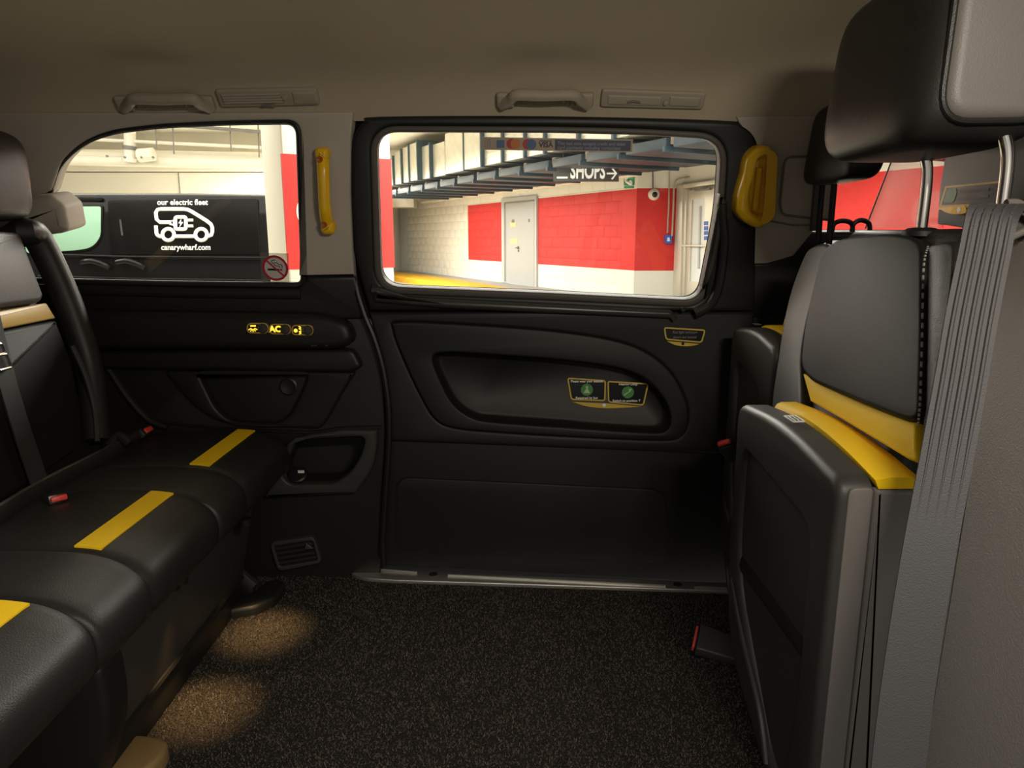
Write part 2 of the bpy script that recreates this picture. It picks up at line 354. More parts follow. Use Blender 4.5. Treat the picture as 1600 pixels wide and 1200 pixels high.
mk('panel_seam', tube([WL.hit(x, y, 0.004) for x, y in cr([(215,655),(330,668),(480,675),(530,669),(596,667)], 4)], 0.004, 6), m_rubber, wl)
mk('panel_fold', tube([WL.hit(x, y, 0.002) for x, y in cr([(170,575),(200,620),(232,655),(262,668)], 4)], 0.010, 8), m_black, wl)
bn = pan('storage_bin', rnd([(412,778,4),(438,735,10),(448,692,8),(480,681,6),(536,672,6),(589,673,3),(589,700,14),(581,735,14),(561,762,6),(556,771,3)], 4), WL, 0.030, 0.03, m_shell, wl, holes=[BIN], bev=0.007)
o = BIN; bi = WL.px(o, 0.02)
mk('bin_interior', loft([[WL.at(q.x, q.y, 0.02) for q in bi], [WL.at(q.x, q.y, -0.085) for q in bi], [WL.at(q.x * 0.98 + bi[0].x * 0.02, q.y, -0.088) for q in bi]], True) if False else join(loft([[WL.at(q.x, q.y, 0.02) for q in bi], [WL.at(q.x, q.y, -0.08) for q in bi]], False)), m_dark, wl)
sw = mk('bin_switch', lathe(WL.hit(466, 743, 0.0), (0.0, -0.6, 0.8), [(0.026, 0), (0.026, 0.006), (0.022, 0.009), (0.005, 0.009)], 18), m_black, wl)
mk('switch_mark', pbox(WL, *[WL.uv(WL.hit(462, 741, 0.03)).x, WL.uv(WL.hit(472, 741, 0.03)).x], WL.uv(WL.hit(462, 743, 0.03)).y, WL.uv(WL.hit(462, 739, 0.03)).y, 0.008, 0.010), m_white, sw)
# front part behind the door
pan('front_quarter_panel', rnd([(1168,470),(1420,470),(1420,960),(1160,960)], 0), WL, 0.0, 0.03, m_black, wl, bev=0.004)
pan('front_door_sill', rnd([(1262,363),(1640,363),(1640,500),(1160,500),(1160,412),(1200,410),(1240,395)], 0), WU, 0.0, 0.03, m_black, wl, bev=0.01)

def window(name, op, off, mat, label):
    return pan(name, grow(op, 4), WU, off, 0.004, mat, bev=0.0, label=label, kind='structure')
window('window_1', OP1, -0.012, m_glass, 'rear quarter window with curved top beside the bench seat')
window('window_2', OP2, -0.012, m_glass, 'wide rounded window of the sliding door')
window('window_3', OP3, -0.012, m_glass, 'front door window showing red wall behind the folding seats')
mk('trim_1', tube([WU.hit(q[0], q[1], 0.004) for q in OP1], 0.008, 8, True), m_rubber, label='black rubber seal around the rear quarter window', kind='structure')
# beige upper trim of the rear quarter, following the window edge
top = [q for q in OP1]
i0 = min(range(len(OP1)), key=lambda i: (OP1[i] - V((474, 432))).length); i1 = min(range(len(OP1)), key=lambda i: (OP1[i] - V((77, 300))).length)
N1 = len(OP1); seq = []; i = i0
while True:
    seq.append(OP1[i])
    if i == i1: break
    i = (i - 1) % N1
out = [V((553, 430)), V((476, 430))] + [q + V((2, -2)) for q in grow(seq, 0)] + [V((60, 312)), V((-220, 330)), V((-220, 175)), V((552, 175)), V((548, 215)), V((547, 300)), V((550, 380))]
pan('trim_2', out, WU, 0.014, 0.04, m_trim, bev=0.006, label='grey beige pillar trim between the two side windows', kind='structure')
t3 = pan('trim_3', rnd([(-60,318),(30,309,10),(76,305,8),(97,323,6),(104,360,5),(92,366,4),(-60,386)], 4), WU, 0.075, 0.085, m_trim, bev=0.018, seg=5, label='beige rear pillar block beside the bench headrest', kind='structure')
# front pillar trim
t4 = pan('trim_4', rnd([(1150,182),(1310,180),(1278,240,4),(1271,362,4),(1240,400),(1200,412),(1158,414),(1160,300),(1184,245)], 0), WU, 0.009, 0.04, m_trim, bev=0.005, label='grey beige pillar trim with a rounded access cover beside the yellow grab handle', kind='structure')
GR = rnd([(1226,246,12),(1300,244,4),(1300,344,4),(1222,335,16),(1219,318,4)], 8)
mk('access_cover', slab(WU, WU.px(GR, 0.014), 0.010, 0.0150, (), 0.003), m_trim, t4)
mk('cover_groove', tube([WU.hit(q[0], q[1], 0.013) for q in GR], 0.0035, 6, True), m_trimd, t4)
mk('pillar_seam', tube([WU.hit(x, y, 0.013) for x, y in [(1200,345),(1240,352),(1272,352)]], 0.002, 6), m_trimd, t4)
mk('window_channel', tube([WU.hit(x, y, 0.018) for x, y in [(1281,243),(1276,300),(1271,360)]], 0.010, 8), m_lip, t4)
for y0, y1 in ((370, 380), (387, 397)):
    a, b = WU.uv(WU.hit(1169, y1, .014)), WU.uv(WU.hit(1177, y0, .014)); mk('warning_label', pbox(WU, a.x, b.x, a.y, b.y, 0.012, 0.0142), m_sblack, t4)

# headliner: side cove and roof in one curved sheet
prof = cr([(1.765,1.20),(1.70,1.285),(1.58,1.335),(1.4,1.365),(1.1,1.385),(0.6,1.39),(0.1,1.375),(-0.02,1.33),(-0.06,1.25)], 5)
rings = []
for x in (-1.72, -1.4, -1.0, -0.5, 0, 0.5, 1.0, 1.5, 2.2):
    dz = -0.10 * max(0, (-x - 0.9)) ** 1.3 * 0.8
    rings.append([V((x, p[0], p[1] + dz * (1 if p[1] > 1.25 else 0.4))) for p in prof] + [V((x, p[0], p[1] + 0.03 + dz)) for p in prof[::-1]])
mk('ceiling', loft(rings), m_head, label='beige fabric headliner of the taxi roof', kind='structure')
nl = thing('roof_lamp_unit', (0.50, 0.06, 1.29), 'added unseen roof lamp lighting the near seats from over the open doorway', 'roof lamp', 'lamp units on the headliner')  # added lamp, standing in for the light that reaches the near seats
mk('housing', hexa([(.36,.02,1.30),(.64,.02,1.30),(.64,.10,1.33),(.36,.10,1.33),(.36,.02,1.35),(.64,.02,1.35),(.64,.10,1.37),(.36,.10,1.37)], .006), m_trim, nl)  # housing of the added doorway lamp
l = bpy.data.lights.new('doorway_fill_bulb', 'AREA'); l.shape = 'RECTANGLE'; l.size = .24; l.size_y = .06; l.energy = 11.0; l.color = (1, .90, .76)
lo = bpy.data.objects.new('doorway_fill_bulb', l); COL.objects.link(lo); lo.parent = nl; lo.location = (0, .01, 0.008); lo.rotation_euler = (math.radians(38), 0, 0)
# near side, either side of the open doorway, rear and front ends
mk('wall_right', join(box(-1.75, -1.05, -0.06, 0.0, -0.3, 1.36), box(1.25, 2.2, -0.06, 0.0, -0.3, 1.36)), m_trim, label='near side body either side of the open doorway', kind='structure')
mk('wall_back', box(-1.78, -1.72, -0.06, 1.95, -0.3, 1.40), m_trim, label='rear end of the cabin behind the bench seat', kind='structure')
mk('wall_front', box(2.15, 2.2, -0.06, 1.95, -0.3, 1.40), m_dark, label='dark front end of the cab', kind='structure')

# ------------------------------------------------------------------ floor
car = [V((-1.72, -0.2)), V((2.15, -0.2)), V((2.15, 1.72)), V((0.60, 1.772)), V((-0.39, 1.845)), V((-0.435, 1.86)), V((-0.46, 1.92)), V((-1.72, 1.92))]
fl = mk('floor', slab(FL, car, -0.05, 0.0, (), 0), m_carpet, label='charcoal flecked carpet on the cabin floor', kind='structure')
vs, fs = [], []
rr = random.Random(3)
for i in range(95000):
    x = rr.uniform(-0.70, 0.62); y = rr.uniform(0.62, 1.86)
    if y > 1.80 - 0.075 * (x - 0.1): continue
    a = rr.uniform(0, 6.283); ca, sa = math.cos(a) * 0.0011, math.sin(a) * 0.0011; lx, ly = rr.gauss(0, 0.0022), rr.gauss(0, 0.0022); h = rr.uniform(0.002, 0.0055); k = len(vs)
    vs += [(x - ca, y - sa, 0), (x + ca, y + sa, 0), (x + lx, y + ly, h)]; fs.append((k, k + 1, k + 2))
me = bpy.data.meshes.new('carpet_pile'); me.from_pydata(vs, [], fs); me.materials.append(m_fibre)
o = bpy.data.objects.new('carpet_pile', me); COL.objects.link(o); o.parent = fl; o.location = -fl.location; o['kind'] = 'stuff'
# aluminium threshold strip
TH = [(541,882,3),(566,877,5),(572,886,6),(590,892,4),(1175,911,0),(1175,924,0),(620,906,4),(570,903,10),(548,895,8)]
th = pan('trim_5', rnd(TH, 4), FL, 0.010, 0.012, m_alu, bev=0.003, label='aluminium threshold strip along the foot of the sliding door', kind='structure')
for a, b in (((576,889),(652,895)), ((700,899),(1040,916)), ((1085,918),(1170,921))):
    mk('pressed_rib', tube([FL.hit(*a, 0.012), FL.hit(*b, 0.012)], 0.004, 8, flat=0.6), m_alu, th)
for q in ((677,897), (1059,913), (560,888)): mk('slotted_hole', lathe(FL.hit(*q, 0.011), (0, 0, 1), [(0.012, -0.001), (0.012, 0.001), (0.009, 0.0015), (0.002, 0.0005)], 14), m_dark, th)

# ------------------------------------------------------------------ sliding door
dr = thing('door_1', (0.12, D, 0.0), 'black moulded sliding door with a wide window and recessed lower panels', kind='structure')
left = [(575,487),(586,530),(597,580),(604,650),(604,700),(600,760),(597,820),(598,884)]
UPC = left[:4] + [(605,690)] + [(1180,712),(1180,487)]
LOW = [(605,684),(602,760),(598,820),(600,884),(1180,914),(1180,708)]
POUT = cr([(614,515),(626,503),(740,508),(860,517),(950,530),(1005,548),(1045,578),(1070,620),(1076,655),(1064,682),(1030,688),(900,683),(780,676),(710,669),(680,655),(658,620),(632,565)], 4, True)
PIN = cr([(676,560),(700,551),(790,556),(880,563),(960,574),(1005,590),(1034,618),(1048,650),(1040,674),(1000,676),(880,668),(770,660),(735,652),(708,632),(690,600)], 4, True)
pan('upper_card', UPC, WL, 0.012, 0.03, m_card, dr, bev=0.010, holes=[grow(POUT, -1)])
pan('lower_card', LOW, WL, 0.000, 0.02, m_card, dr, bev=0.004)
pk = pan('pocket_surround', POUT, WL, 0.020, 0.03, m_card, dr, holes=[PIN], bev=0.006)
a = WL.px(PIN, 0.016); ce = sum(a, V((0, 0))) / len(a)
def shrink(p, c, kx, ky, dv=0): return [V((c.x + (q.x - c.x) * kx, c.y + (q.y - c.y) * ky + dv)) for q in p]
R0 = [WL.at(q.x, q.y, 0.016) for q in a]
rg = [R0]
for k, dp in ((0.985, -0.005), (0.95, -0.022), (0.90, -0.030)): rg.append([WL.at(q.x, q.y, dp) for q in shrink(a, ce, 0.5 + k / 2, k, 0)])
vs, fs = loft(rg, False); n = len(a); fs.append(tuple(range(3 * n, 4 * n))); mk('pocket', (vs, fs), m_card, dr, ang=60)
KICK = rnd([(620,746,22),(1040,766,26),(1046,880,14),(619,858,20)], 20)
pan('kick_plate', KICK, WL, 0.0055, 0.008, m_card, dr, bev=0.003)
mk('kick_groove', tube([WL.hit(q[0], q[1], 0.001) for q in KICK], 0.003, 6, True), m_rubber, dr)
FRO = cr([(548,240),(553,210),(568,190),(595,182),(850,181),(1120,188),(1160,195),(1182,215),(1190,250)], 4) + [V(q) for q in [(1184,320),(1180,487),(577,487),(563,440),(553,390),(549,320)]]
fr = pan('window_frame', FRO, WU, 0.012, 0.04, m_black, dr, holes=[grow(OP2, 9)], bev=0.010)
pan('window_lip', grow(OP2, 11), WU, 0.010, 0.03, m_lip, dr, holes=[OP2], bev=0.006)
pan('window_ledge', rnd([(578,446),(600,454),(640,466),(1050,486,4),(1062,500),(700,484),(584,474)], 4), WU, 0.030, 0.03, m_ledge, dr, bev=0.014, seg=5)
mk('door_seal', tube([WL.hit(x, y, 0.020) for x, y in cr([(552,330),(554,430),(567,485),(585,530),(599,580),(607,640),(607,700),(602,770),(598,850),(600,885)], 6)], 0.008, 8), m_rubber, dr)
# pull handle moulded beside the window
hd = mk('pull_handle', tube([WU.hit(x, y, 0.030) for x, y in cr([(1128,318),(1130,350),(1132,375),(1128,420),(1121,455),(1108,478),(1086,490)], 5)], 0.012, 10), m_black, dr)
pan('handle_recess', rnd([(1122,350,4),(1128,365,4),(1122,430,6),(1110,458,6),(1100,470,4),(1106,432,4),(1112,395,4)], 4), WU, 0.016, 0.01, m_dark, dr, bev=0.003)
pan('handle_cover', rnd([(1126,300,8),(1137,318,8),(1143,342,8),(1133,352,5),(1129,358,5),(1123,388,10),(1117,420,10),(1108,442,8),(1099,456,3),(1097,450,3),(1107,408,10),(1119,345,10)], 5), WU, 0.034, 0.03, M('charcoal_grip', (0.040, 0.037, 0.032), 0.5), dr, bev=0.007)
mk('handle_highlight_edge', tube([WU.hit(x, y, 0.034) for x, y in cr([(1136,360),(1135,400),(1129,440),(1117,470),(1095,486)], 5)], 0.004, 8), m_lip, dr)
mk('latch_screw', lathe(WU.hit(1067, 483, 0.03), WU.n, [(0.006, 0), (0.006, 0.004), (0.002, 0.004)], 12), m_chrome, dr)

# ------------------------------------------------------------------ things on the headliner and the pillars
def roof_handle(px0, px1, y0, y1, label):
    a, b = RC.hit(px0, y1, 0), RC.hit(px1, y1, 0); c = RC.hit(px0 + (px1 - px0) * .18, y0, 0); d = RC.hit(px1 - (px1 - px0) * .18, y0, 0)
    t = thing('roof_grab_handle', (a + b) / 2, label, 'grab handle', 'folding handles on the headliner')
    n = RC.n; e = [a + n * 0.004, a.lerp(c, .55) + n * 0.022, c + n * 0.034, c.lerp(d, .5) + n * 0.036, d + n * 0.034, b.lerp(d, .55) + n * 0.022, b + n * 0.004]
    mk('grip', tube(cr(e, 6), 0.013, 12, flat=0.8), m_hndl, t)
    u0, u1 = RC.uv(a.lerp(b, .22)), RC.uv(a.lerp(b, .80)); v1 = RC.uv(RC.hit((px0 + px1) / 2, y0 + (y1 - y0) * .45)).y
    mk('recess_plate', pbox(RC, u0.x, u1.x, u0.y, v1, -0.004, 0.004, 0.003), m_hndl, t)
    mk('mounting_foot', pbox(RC, RC.uv(a).x - .012, RC.uv(a).x + .03, RC.uv(a).y - .005, RC.uv(a).y + .03, -0.004, 0.012, 0.006), m_hndl, t)
    mk('mounting_foot', pbox(RC, RC.uv(b).x - .03, RC.uv(b).x + .012, RC.uv(b).y - .005, RC.uv(b).y + .03, -0.004, 0.012, 0.006), m_hndl, t)
    mk('coat_hook', tube([RC.hit(px1 - (px1 - px0) * .27, y1 - 2, 0.004), RC.hit(px1 - (px1 - px0) * .28, y1 - 8, 0.012)], 0.005, 8), m_hndl, t)
roof_handle(194, 330, 143, 168, 'beige folding roof handle above the rear quarter window')
roof_handle(784, 918, 137, 163, 'beige folding roof handle above the sliding door window')
def roof_lamp(quad, vent, label):
    t = thing('roof_lamp_unit', RC.hit(*quad[3]), label, 'roof lamp', 'lamp units on the headliner')
    pan('housing', rnd(quad, 5), RC, 0.006, 0.02, m_hndl, t, bev=0.004)
    (x0, y0), (x1, y1) = quad[0][:2], quad[2][:2]
    if vent:
        pan('vent_recess', rnd([(345,147),(438,145),(444,162),(351,164)], 3), RC, 0.0064, 0.004, m_trimd, t, bev=0.001)
        for k in range(4):
            ya = 149 + k * 3.9; mk('vent_slat', tube([RC.hit(346 + k * 1.7, ya, 0.007), RC.hit(438 + k * 1.7, ya - 2, 0.007)], 0.0034, 8), m_hndl, t)
        mk('vent_slider', lathe(RC.hit(445, 152, .006), RC.n, [(0.006, 0), (0.006, .005), (0.002, .006)], 12), m_hndl, t)
        pan('blank_cover', rnd([(455,145),(492,144),(497,163),(460,164)], 3), RC, 0.0085, 0.006, m_hndl, t, bev=0.003)
    else:
        pan('lamp_lens', rnd([(950,149),(1035,152),(1033,166),(949,164)], 3), RC, 0.0085, 0.006, m_hndl, t, bev=0.003)
        pan('blank_cover', rnd([(1047,151),(1096,153),(1092,168),(1045,166)], 3), RC, 0.0085, 0.006, m_hndl, t, bev=0.003)
        mk('lamp_switch', lathe(RC.hit(1040, 160, .006), RC.n, [(0.006, 0), (0.006, .005), (0.002, .006)], 12), m_hndl, t)
    x = 420 if vent else 990; y = 166 if vent else 160
    mk('thumb_catch', tube([RC.hit(x - 10, y, .008), RC.hit(x, y - 2, .010), RC.hit(x + 10, y, .008)], 0.003, 8), m_trimd, t)
roof_lamp([(335,141),(494,138),(500,165),(345,169)], True, 'beige roof unit with slatted vent above the rear quarter window')
roof_lamp([(941,140),(1104,146),(1098,172),(938,168)], False, 'beige roof lamp unit with plain lens above the sliding door')

h = thing('pillar_grab_handle', WU.hit(508, 365, 0.02), 'slim yellow plastic grab handle on the pillar between the windows', 'grab handle')
pts = [(504,240),(505,262),(506,290),(507,315),(509,335),(513,356)]
offs = [0.020, 0.040, 0.046, 0.046, 0.042, 0.022]
P3 = cr([WU.hit(x, y, f) for (x, y), f in zip(pts, offs)], 6)
mk('grip', tube(P3, 0.017, 14, flat=1.0, up=(1, 0, 0), radii=[0.0165 - 0.002 * math.sin(math.pi * i / (len(P3) - 1)) for i in range(len(P3))]), m_ypl, h)
for (x, y), lab in (((504,240),0), ((513,355),1)):
    mk('end_block', slab(WU, WU.px(rnd([(x-12,y-10,9),(x+11,y-10,9),(x+11,y+11,8),(x-10,y+11,8)], 8), .03), 0.012, 0.046, (), 0.012, 4), m_ypl, h)
for x, y in ((499,249), (506,351)):
    mk('screw_recess', lathe(WU.hit(x, y, 0.0505), WU.n, [(0.0075, -0.012), (0.0075, 0.0015), (0.005, 0.001), (0.001, -0.001)], 14), M('screw_recess_red_brown', (0.35, 0.09, 0.01), 0.5) if x == 499 else bpy.data.materials['screw_recess_red_brown'], h)
h = thing('door_grab_handle', WU.hit(1180, 358, 0.012), 'chunky yellow plastic grab handle on the front pillar beside the sliding door', 'grab handle')
HO = cr([(1164,275),(1170,248),(1184,232),(1200,228),(1210,236),(1210,262),(1205,325),(1200,348),(1188,358),(1168,350),(1154,335),(1153,318),(1158,295)], 4, True)
HI = rnd([(1181,250,10),(1203,246,6),(1199,336,10),(1190,340,8),(1175,332,8),(1174,312,6)], 6)
pan('grip_frame', HO, WU, 0.062, 0.06, m_ypl, h, holes=[HI], bev=0.018, seg=6)
pan('back_plate', grow(HO, -6), WU, 0.026, 0.02, m_ypl, h, bev=0.004)
mk('inner_rib', tube(cr([WU.hit(x, y, .034) for x, y in [(1187,262),(1184,290),(1181,315),(1180,328)]], 5), 0.008, 10), m_ypl, h)

# buttons on the armrest
nb = ['amber lit lamp button, leftmost of the three on the rear armrest', 'amber lit AC button in the middle of the rear armrest row', 'amber lit intercom button nearest the sliding door pillar']
for i, cx in enumerate((402, 437, 472)):
    cy = 513 + i * 1.5; b = thing('armrest_button', WL.hit(cx, cy + 9, .05), nb[i], 'button', 'three amber buttons on the rear armrest')
    ol = rnd([(cx-17,cy-8.5),(cx+17,cy-8),(cx+17,cy+8.5),(cx-17,cy+8)], 8, 6)
    pan('surround', ol, WL, 0.055, 0.006, m_amberd, b, holes=[grow(ol, -2.0)], bev=0.001)
    fc = pan('face', grow(ol, -1.5), WL, 0.053, 0.004, m_sblack, b, bev=0.001)
    mk('push_cap', lathe(WL.hit(cx + 9, cy, .053), (0, -1, 0), [(0.0125, 0), (0.0125, .004), (0.010, .007), (0.003, .008)], 18), m_shell, b)
    q = WL.uv(WL.hit(cx - 7, cy, .054))
    if i == 1: text('legend', 'AC', 0.021, WL, q.x, q.y, 0.0545, m_amber, fc, bold=0.0012)
    elif i == 0:
        g = [pbox(WL, q.x - .006, q.x + .008, q.y + .004, q.y + .008, .0535, .0545)]
        for k in range(5):
            aa = math.radians(215 + k * 28); g.append(tube([WL.at(q.x + math.cos(aa) * .005, q.y + .003 + math.sin(aa) * .005, .054), WL.at(q.x + math.cos(aa) * .013, q.y + .003 + math.sin(aa) * .012, .054)], 0.0014, 6))
        mk('legend', join(*g), m_amber, fc)
    else:
        g = [lathe(WL.at(q.x - .005, q.y - .001, .053), (0, -1, 0), [(0.005, 0), (0.005, .0012), (0.001, .0013)], 12)]
        for k in (1, -1):
            g.append(tube(cr([WL.at(q.x + .003, q.y + k * .010, .054), WL.at(q.x + .008, q.y + k * .007, .054), WL.at(q.x + .004, q.y + k * .004, .054), WL.at(q.x + .009, q.y + k * .002, .054)], 4), 0.0015, 6))
        mk('legend', join(*g), m_amber, fc)
mk('armrest_marks', join(*[tube([WL.hit(x, 541, .051), WL.hit(x + 4, 539, .051)], 0.0012, 6) for x in (486, 491, 508)]), m_lip, wl)

# low vent in the rear quarter
v = thing('floor_vent', WL.hit(460, 890, 0.0), 'black slatted air vent low beside the bench', 'air vent')
pan('frame', rnd([(420,848,10),(490,838,10),(503,880,8),(434,894,10)], 8), WL, 0.014, 0.016, m_shell, v, holes=[rnd([(427,854,4),(488,845,4),(496,876,4),(437,886,4)], 4)], bev=0.003)
pan('backing', rnd([(425,851),(490,842),(499,879),(435,889)], 2), WL, 0.003, 0.003, m_dark, v, bev=0)
for k in range(4):
    t_ = (k + .6) / 4.2; mk('slat', tube([WL.hit(427 + 9 * t_, 855 + 31 * t_, .008), WL.hit(488 + 8 * t_, 846 + 30 * t_, .008)], 0.0055, 8, flat=0.35), m_card, v)
pan('slider_tab', rnd([(477,848),(490,858),(475,860)], 1), WL, 0.016, 0.006, m_shell, v, bev=0.002)

# ------------------------------------------------------------------ stickers and notices
def badge(name, quad, pl, off, label, tail=True):
    t = thing(name, pl.hit((quad[0][0] + quad[1][0]) / 2, quad[2][1], off), label, 'sticker')
    ol = rnd(quad, 5)
    pan('gold_border', ol, pl, off + .0010, .001, m_ygold, t, bev=0)
    pan('black_field', grow(ol, -2.2), pl, off + .0016, .001, m_sblack, t, bev=0)
    return t
PO = -0.026
SB = badge('seat_belt_notice', [(886,590),(947,594),(946,627),(892,625)], WL, 0.020 if False else -0.0285, 'black and gold seat belt notice in the door pocket, left half of the pair')
c_ = WL.hit(917, 609, -0.0268); mk('green_disc', lathe(c_, (0, -1, 0), [(0.0165, 0), (0.0165, .0006), (0.001, .0006)], 24), m_green, SB)
q = WL.uv(c_); pf = -0.0260
text('notice_text', 'Please wear your seatbelt', 0.0092, WL, q.x, q.y + .0235, pf, m_white, SB, sx=0.92, bold=.0002); text('notice_text', 'Required by law', 0.0092, WL, q.x, q.y - .0225, pf, m_white, SB, bold=.0002)
mk('pictogram', join(lathe(WL.at(q.x, q.y + .007, -.0262), (0, -1, 0), [(0.0035, 0), (0.0035, .0004), (0.0005, .0004)], 12), slab(WL, [V((q.x - .009, q.y - .009)), V((q.x + .009, q.y - .009)), V((q.x, q.y + .006))], -.0262, -.0258, (), 0)), m_pgreen, SB)
HL = badge('hearing_loop_notice', [(949,595),(1014,599),(1006,634),(950,629)], WL, -0.0285, 'black and gold hearing loop notice in the door pocket, right half of the pair')
c_ = WL.hit(981, 613, -0.0268); mk('green_disc', lathe(c_, (0, -1, 0), [(0.0165, 0), (0.0165, .0006), (0.001, .0006)], 24), m_green, HL); q = WL.uv(c_)
text('notice_text', 'Hearing Loop', 0.0092, WL, q.x, q.y + .0225, pf, m_white, HL, bold=.0002); text('notice_text', 'Switch to position T', 0.0092, WL, q.x - .003, q.y - .0235, pf, m_white, HL, bold=.0002)
mk('pictogram', join(tube(cr([WL.at(q.x - .010, q.y - .008, -.026), WL.at(q.x - .002, q.y - .002, -.026), WL.at(q.x + .004, q.y + .002, -.026), WL.at(q.x + .010, q.y + .010, -.026)], 4), 0.0018, 6), lathe(WL.at(q.x + .005, q.y + .007, -.0262), (0, -1, 0), [(0.003, 0), (0.003, .0006), (0.0005, .0006)], 10)), m_pgreen, HL)
tl = pan('gold_tail', cr([(893,627),(915,633),(947,637),(975,637),(1001,633)], 4) + [V((1003, 635.0)), V((975, 633)), V((947, 631))], WL, -0.026, .001, m_ygold, SB, bev=0) if False else pan('gold_tail', cr([(894,628),(917,635),(947,638),(977,637),(1001,635.5)], 4) + [V((950, 630.5))], WL, -0.026, .001, m_ygold, SB, bev=0)
mk('maker_mark', lathe(WL.hit(944, 633, -.0255), (0, -1, 0), [(0.005, 0), (0.005, .0006), (0.0005, .0006)], 12), m_white, SB)
DL = badge('door_lock_notice', [(1037,511),(1103,515),(1097,536),(1040,531)], WL, 0.012, 'small black and gold door lock notice high on the sliding door')
q = WL.uv(WL.hit(1070, 523, .014)); text('notice_text', 'Red light indicates', 0.0088, WL, q.x, q.y + .0065, .0145, m_thread, DL); text('notice_text', 'doors are locked', 0.0088, WL, q.x, q.y - .0065, .0145, m_thread, DL)
pan('gold_tail', cr([(1042,533),(1055,539),(1070,541),(1083,540),(1093,537.5)], 4), WL, .0135, .001, m_ygold, DL, bev=0)
mk('maker_mark', lathe(WL.hit(1067, 537, .0135), (0, -1, 0), [(0.004, 0), (0.004, .0008), (0.0005, .0008)], 12), m_sblack, DL)

CP = thing('card_payment_sticker', WU.hit(870, 238, -0.008), 'long card payment sticker along the top of the sliding door window', 'sticker')
go = -0.0068
pan('cream_strip', [(753,214),(989,218),(988,238),(753,234)], WU, go, .001, m_stan, CP, bev=0)
pan('navy_strip', [(867,218),(986,220),(985,236),(867,234)], WU, go + .0006, .001, m_navyst, CP, bev=0)
def dot(x, y, r, mat, nm, k=.0008, ry=None):
    c = WU.uv(WU.hit(x, y, go + k)); mk(nm, slab(WU, circ(c.x, c.y, r, 20), go + k - .0003, go + k, (), 0), mat, CP)
dot(799, 224.5, .0118, m_rd, 'card_logo'); dot(805.5, 225, .0118, m_or, 'card_logo', .0012); dot(824, 225.3, .0118, m_rd, 'card_logo'); dot(830.5, 225.6, .0118, m_lb, 'card_logo', .0012)
pan('card_logo', [(776,219),(788,219),(788,231),(776,231)], WU, go + .0008, .0005, m_lb, CP, bev=0)
for k in range(3):
    c = WU.uv(WU.hit(757 + k * 3, 225, go)); r = .006 + k * .0022
    mk('contactless_wave', tube([WU.at(c.x + r * .5 * math.cos(t), c.y + r * math.sin(t), go + .001) for t in [i * .4 - 1.2 for i in range(7)]], 0.0009, 6), m_grtxt, CP)
q = WU.uv(WU.hit(853, 226.5, go)); text('card_logo', 'VISA', 0.017, WU, q.x, q.y, go + .0008, m_navyst, CP, bold=.0006)
pan('card_logo_bar', [(843,219.3),(862,219.7),(862,221.2),(843,220.8)], WU, go + .0008, .0005, m_navyst, CP, bev=0)
q = WU.uv(WU.hit(871, 224, go)); text('notice_text', 'This taxi now accepts credit and debit', 0.0113, WU, q.x, q.y, go + .0012, m_grtxt, CP, align='LEFT', sx=.93, rot=-0.012)
q = WU.uv(WU.hit(871, 230.5, go)); text('notice_text', 'card payments including contactless', 0.0113, WU, q.x, q.y, go + .0012, m_grtxt, CP, align='LEFT', sx=.93, rot=-0.012)

NS = thing('no_smoking_sticker', WU.hit(430, 441, -.008), 'square no smoking sticker with red ring in the rear quarter window corner', 'sticker')
pan('clear_film', [(406,395),(451,396),(452,441),(409,440)], WU, go, .0006, m_film, NS, bev=0)
c = WU.uv(WU.hit(430, 419, go + .001)); sc = (WU.uv(WU.hit(450, 419, go)) - c).x / 20
mk('grey_disc', slab(WU, circ(c.x, c.y, 18 * sc, 32), go + .0004, go + .0008, (), 0), M('sticker_pale_grey', (0.55, 0.52, 0.48), 0.5), NS)
m_nsr = M('sticker_crimson', (0.42, 0.015, 0.04), 0.45)
mk('red_ring', slab(WU, circ(c.x, c.y, 20.5 * sc, 36), go + .0006, go + .0014, [circ(c.x, c.y, 16.8 * sc, 36)], 0), m_nsr, NS)
def seg2(x0, y0, x1, y1, w_, mat, nm, z):
    d = V((x1 - x0, y1 - y0)).normalized(); nn = V((-d.y, d.x)) * w_ / 2; a, b = V((x0, y0)), V((x1, y1))
    mk(nm, slab(WU, [c + (q - V((0, 0))) * sc for q in (a - nn, b - nn, b + nn, a + nn)], z - .0004, z, (), 0), mat, NS)
seg2(-12, -2, 6, -2.6, 3.2, m_sblack, 'cigarette', go + .0012); seg2(7, -2.6, 11, -2.8, 3.2, m_nsr, 'cigarette_tip', go + .0012)
mk('smoke', join(tube([WU.at(c.x + x * sc, c.y + y * sc, go + .0012) for x, y in cr([(11,0),(11,5),(6,6),(3,9),(-3,8),(-4,12),(2,13)], 4)], 0.0009, 6), tube([WU.at(c.x + x * sc, c.y + y * sc, go + .0012) for x, y in cr([(7,0),(7,3),(1,4),(-1,7)], 4)], 0.0009, 6)), m_sblack, NS)
seg2(-12.5, 12.5, 12.5, -12.5, 2.6, m_nsr, 'red_bar', go + .0018)

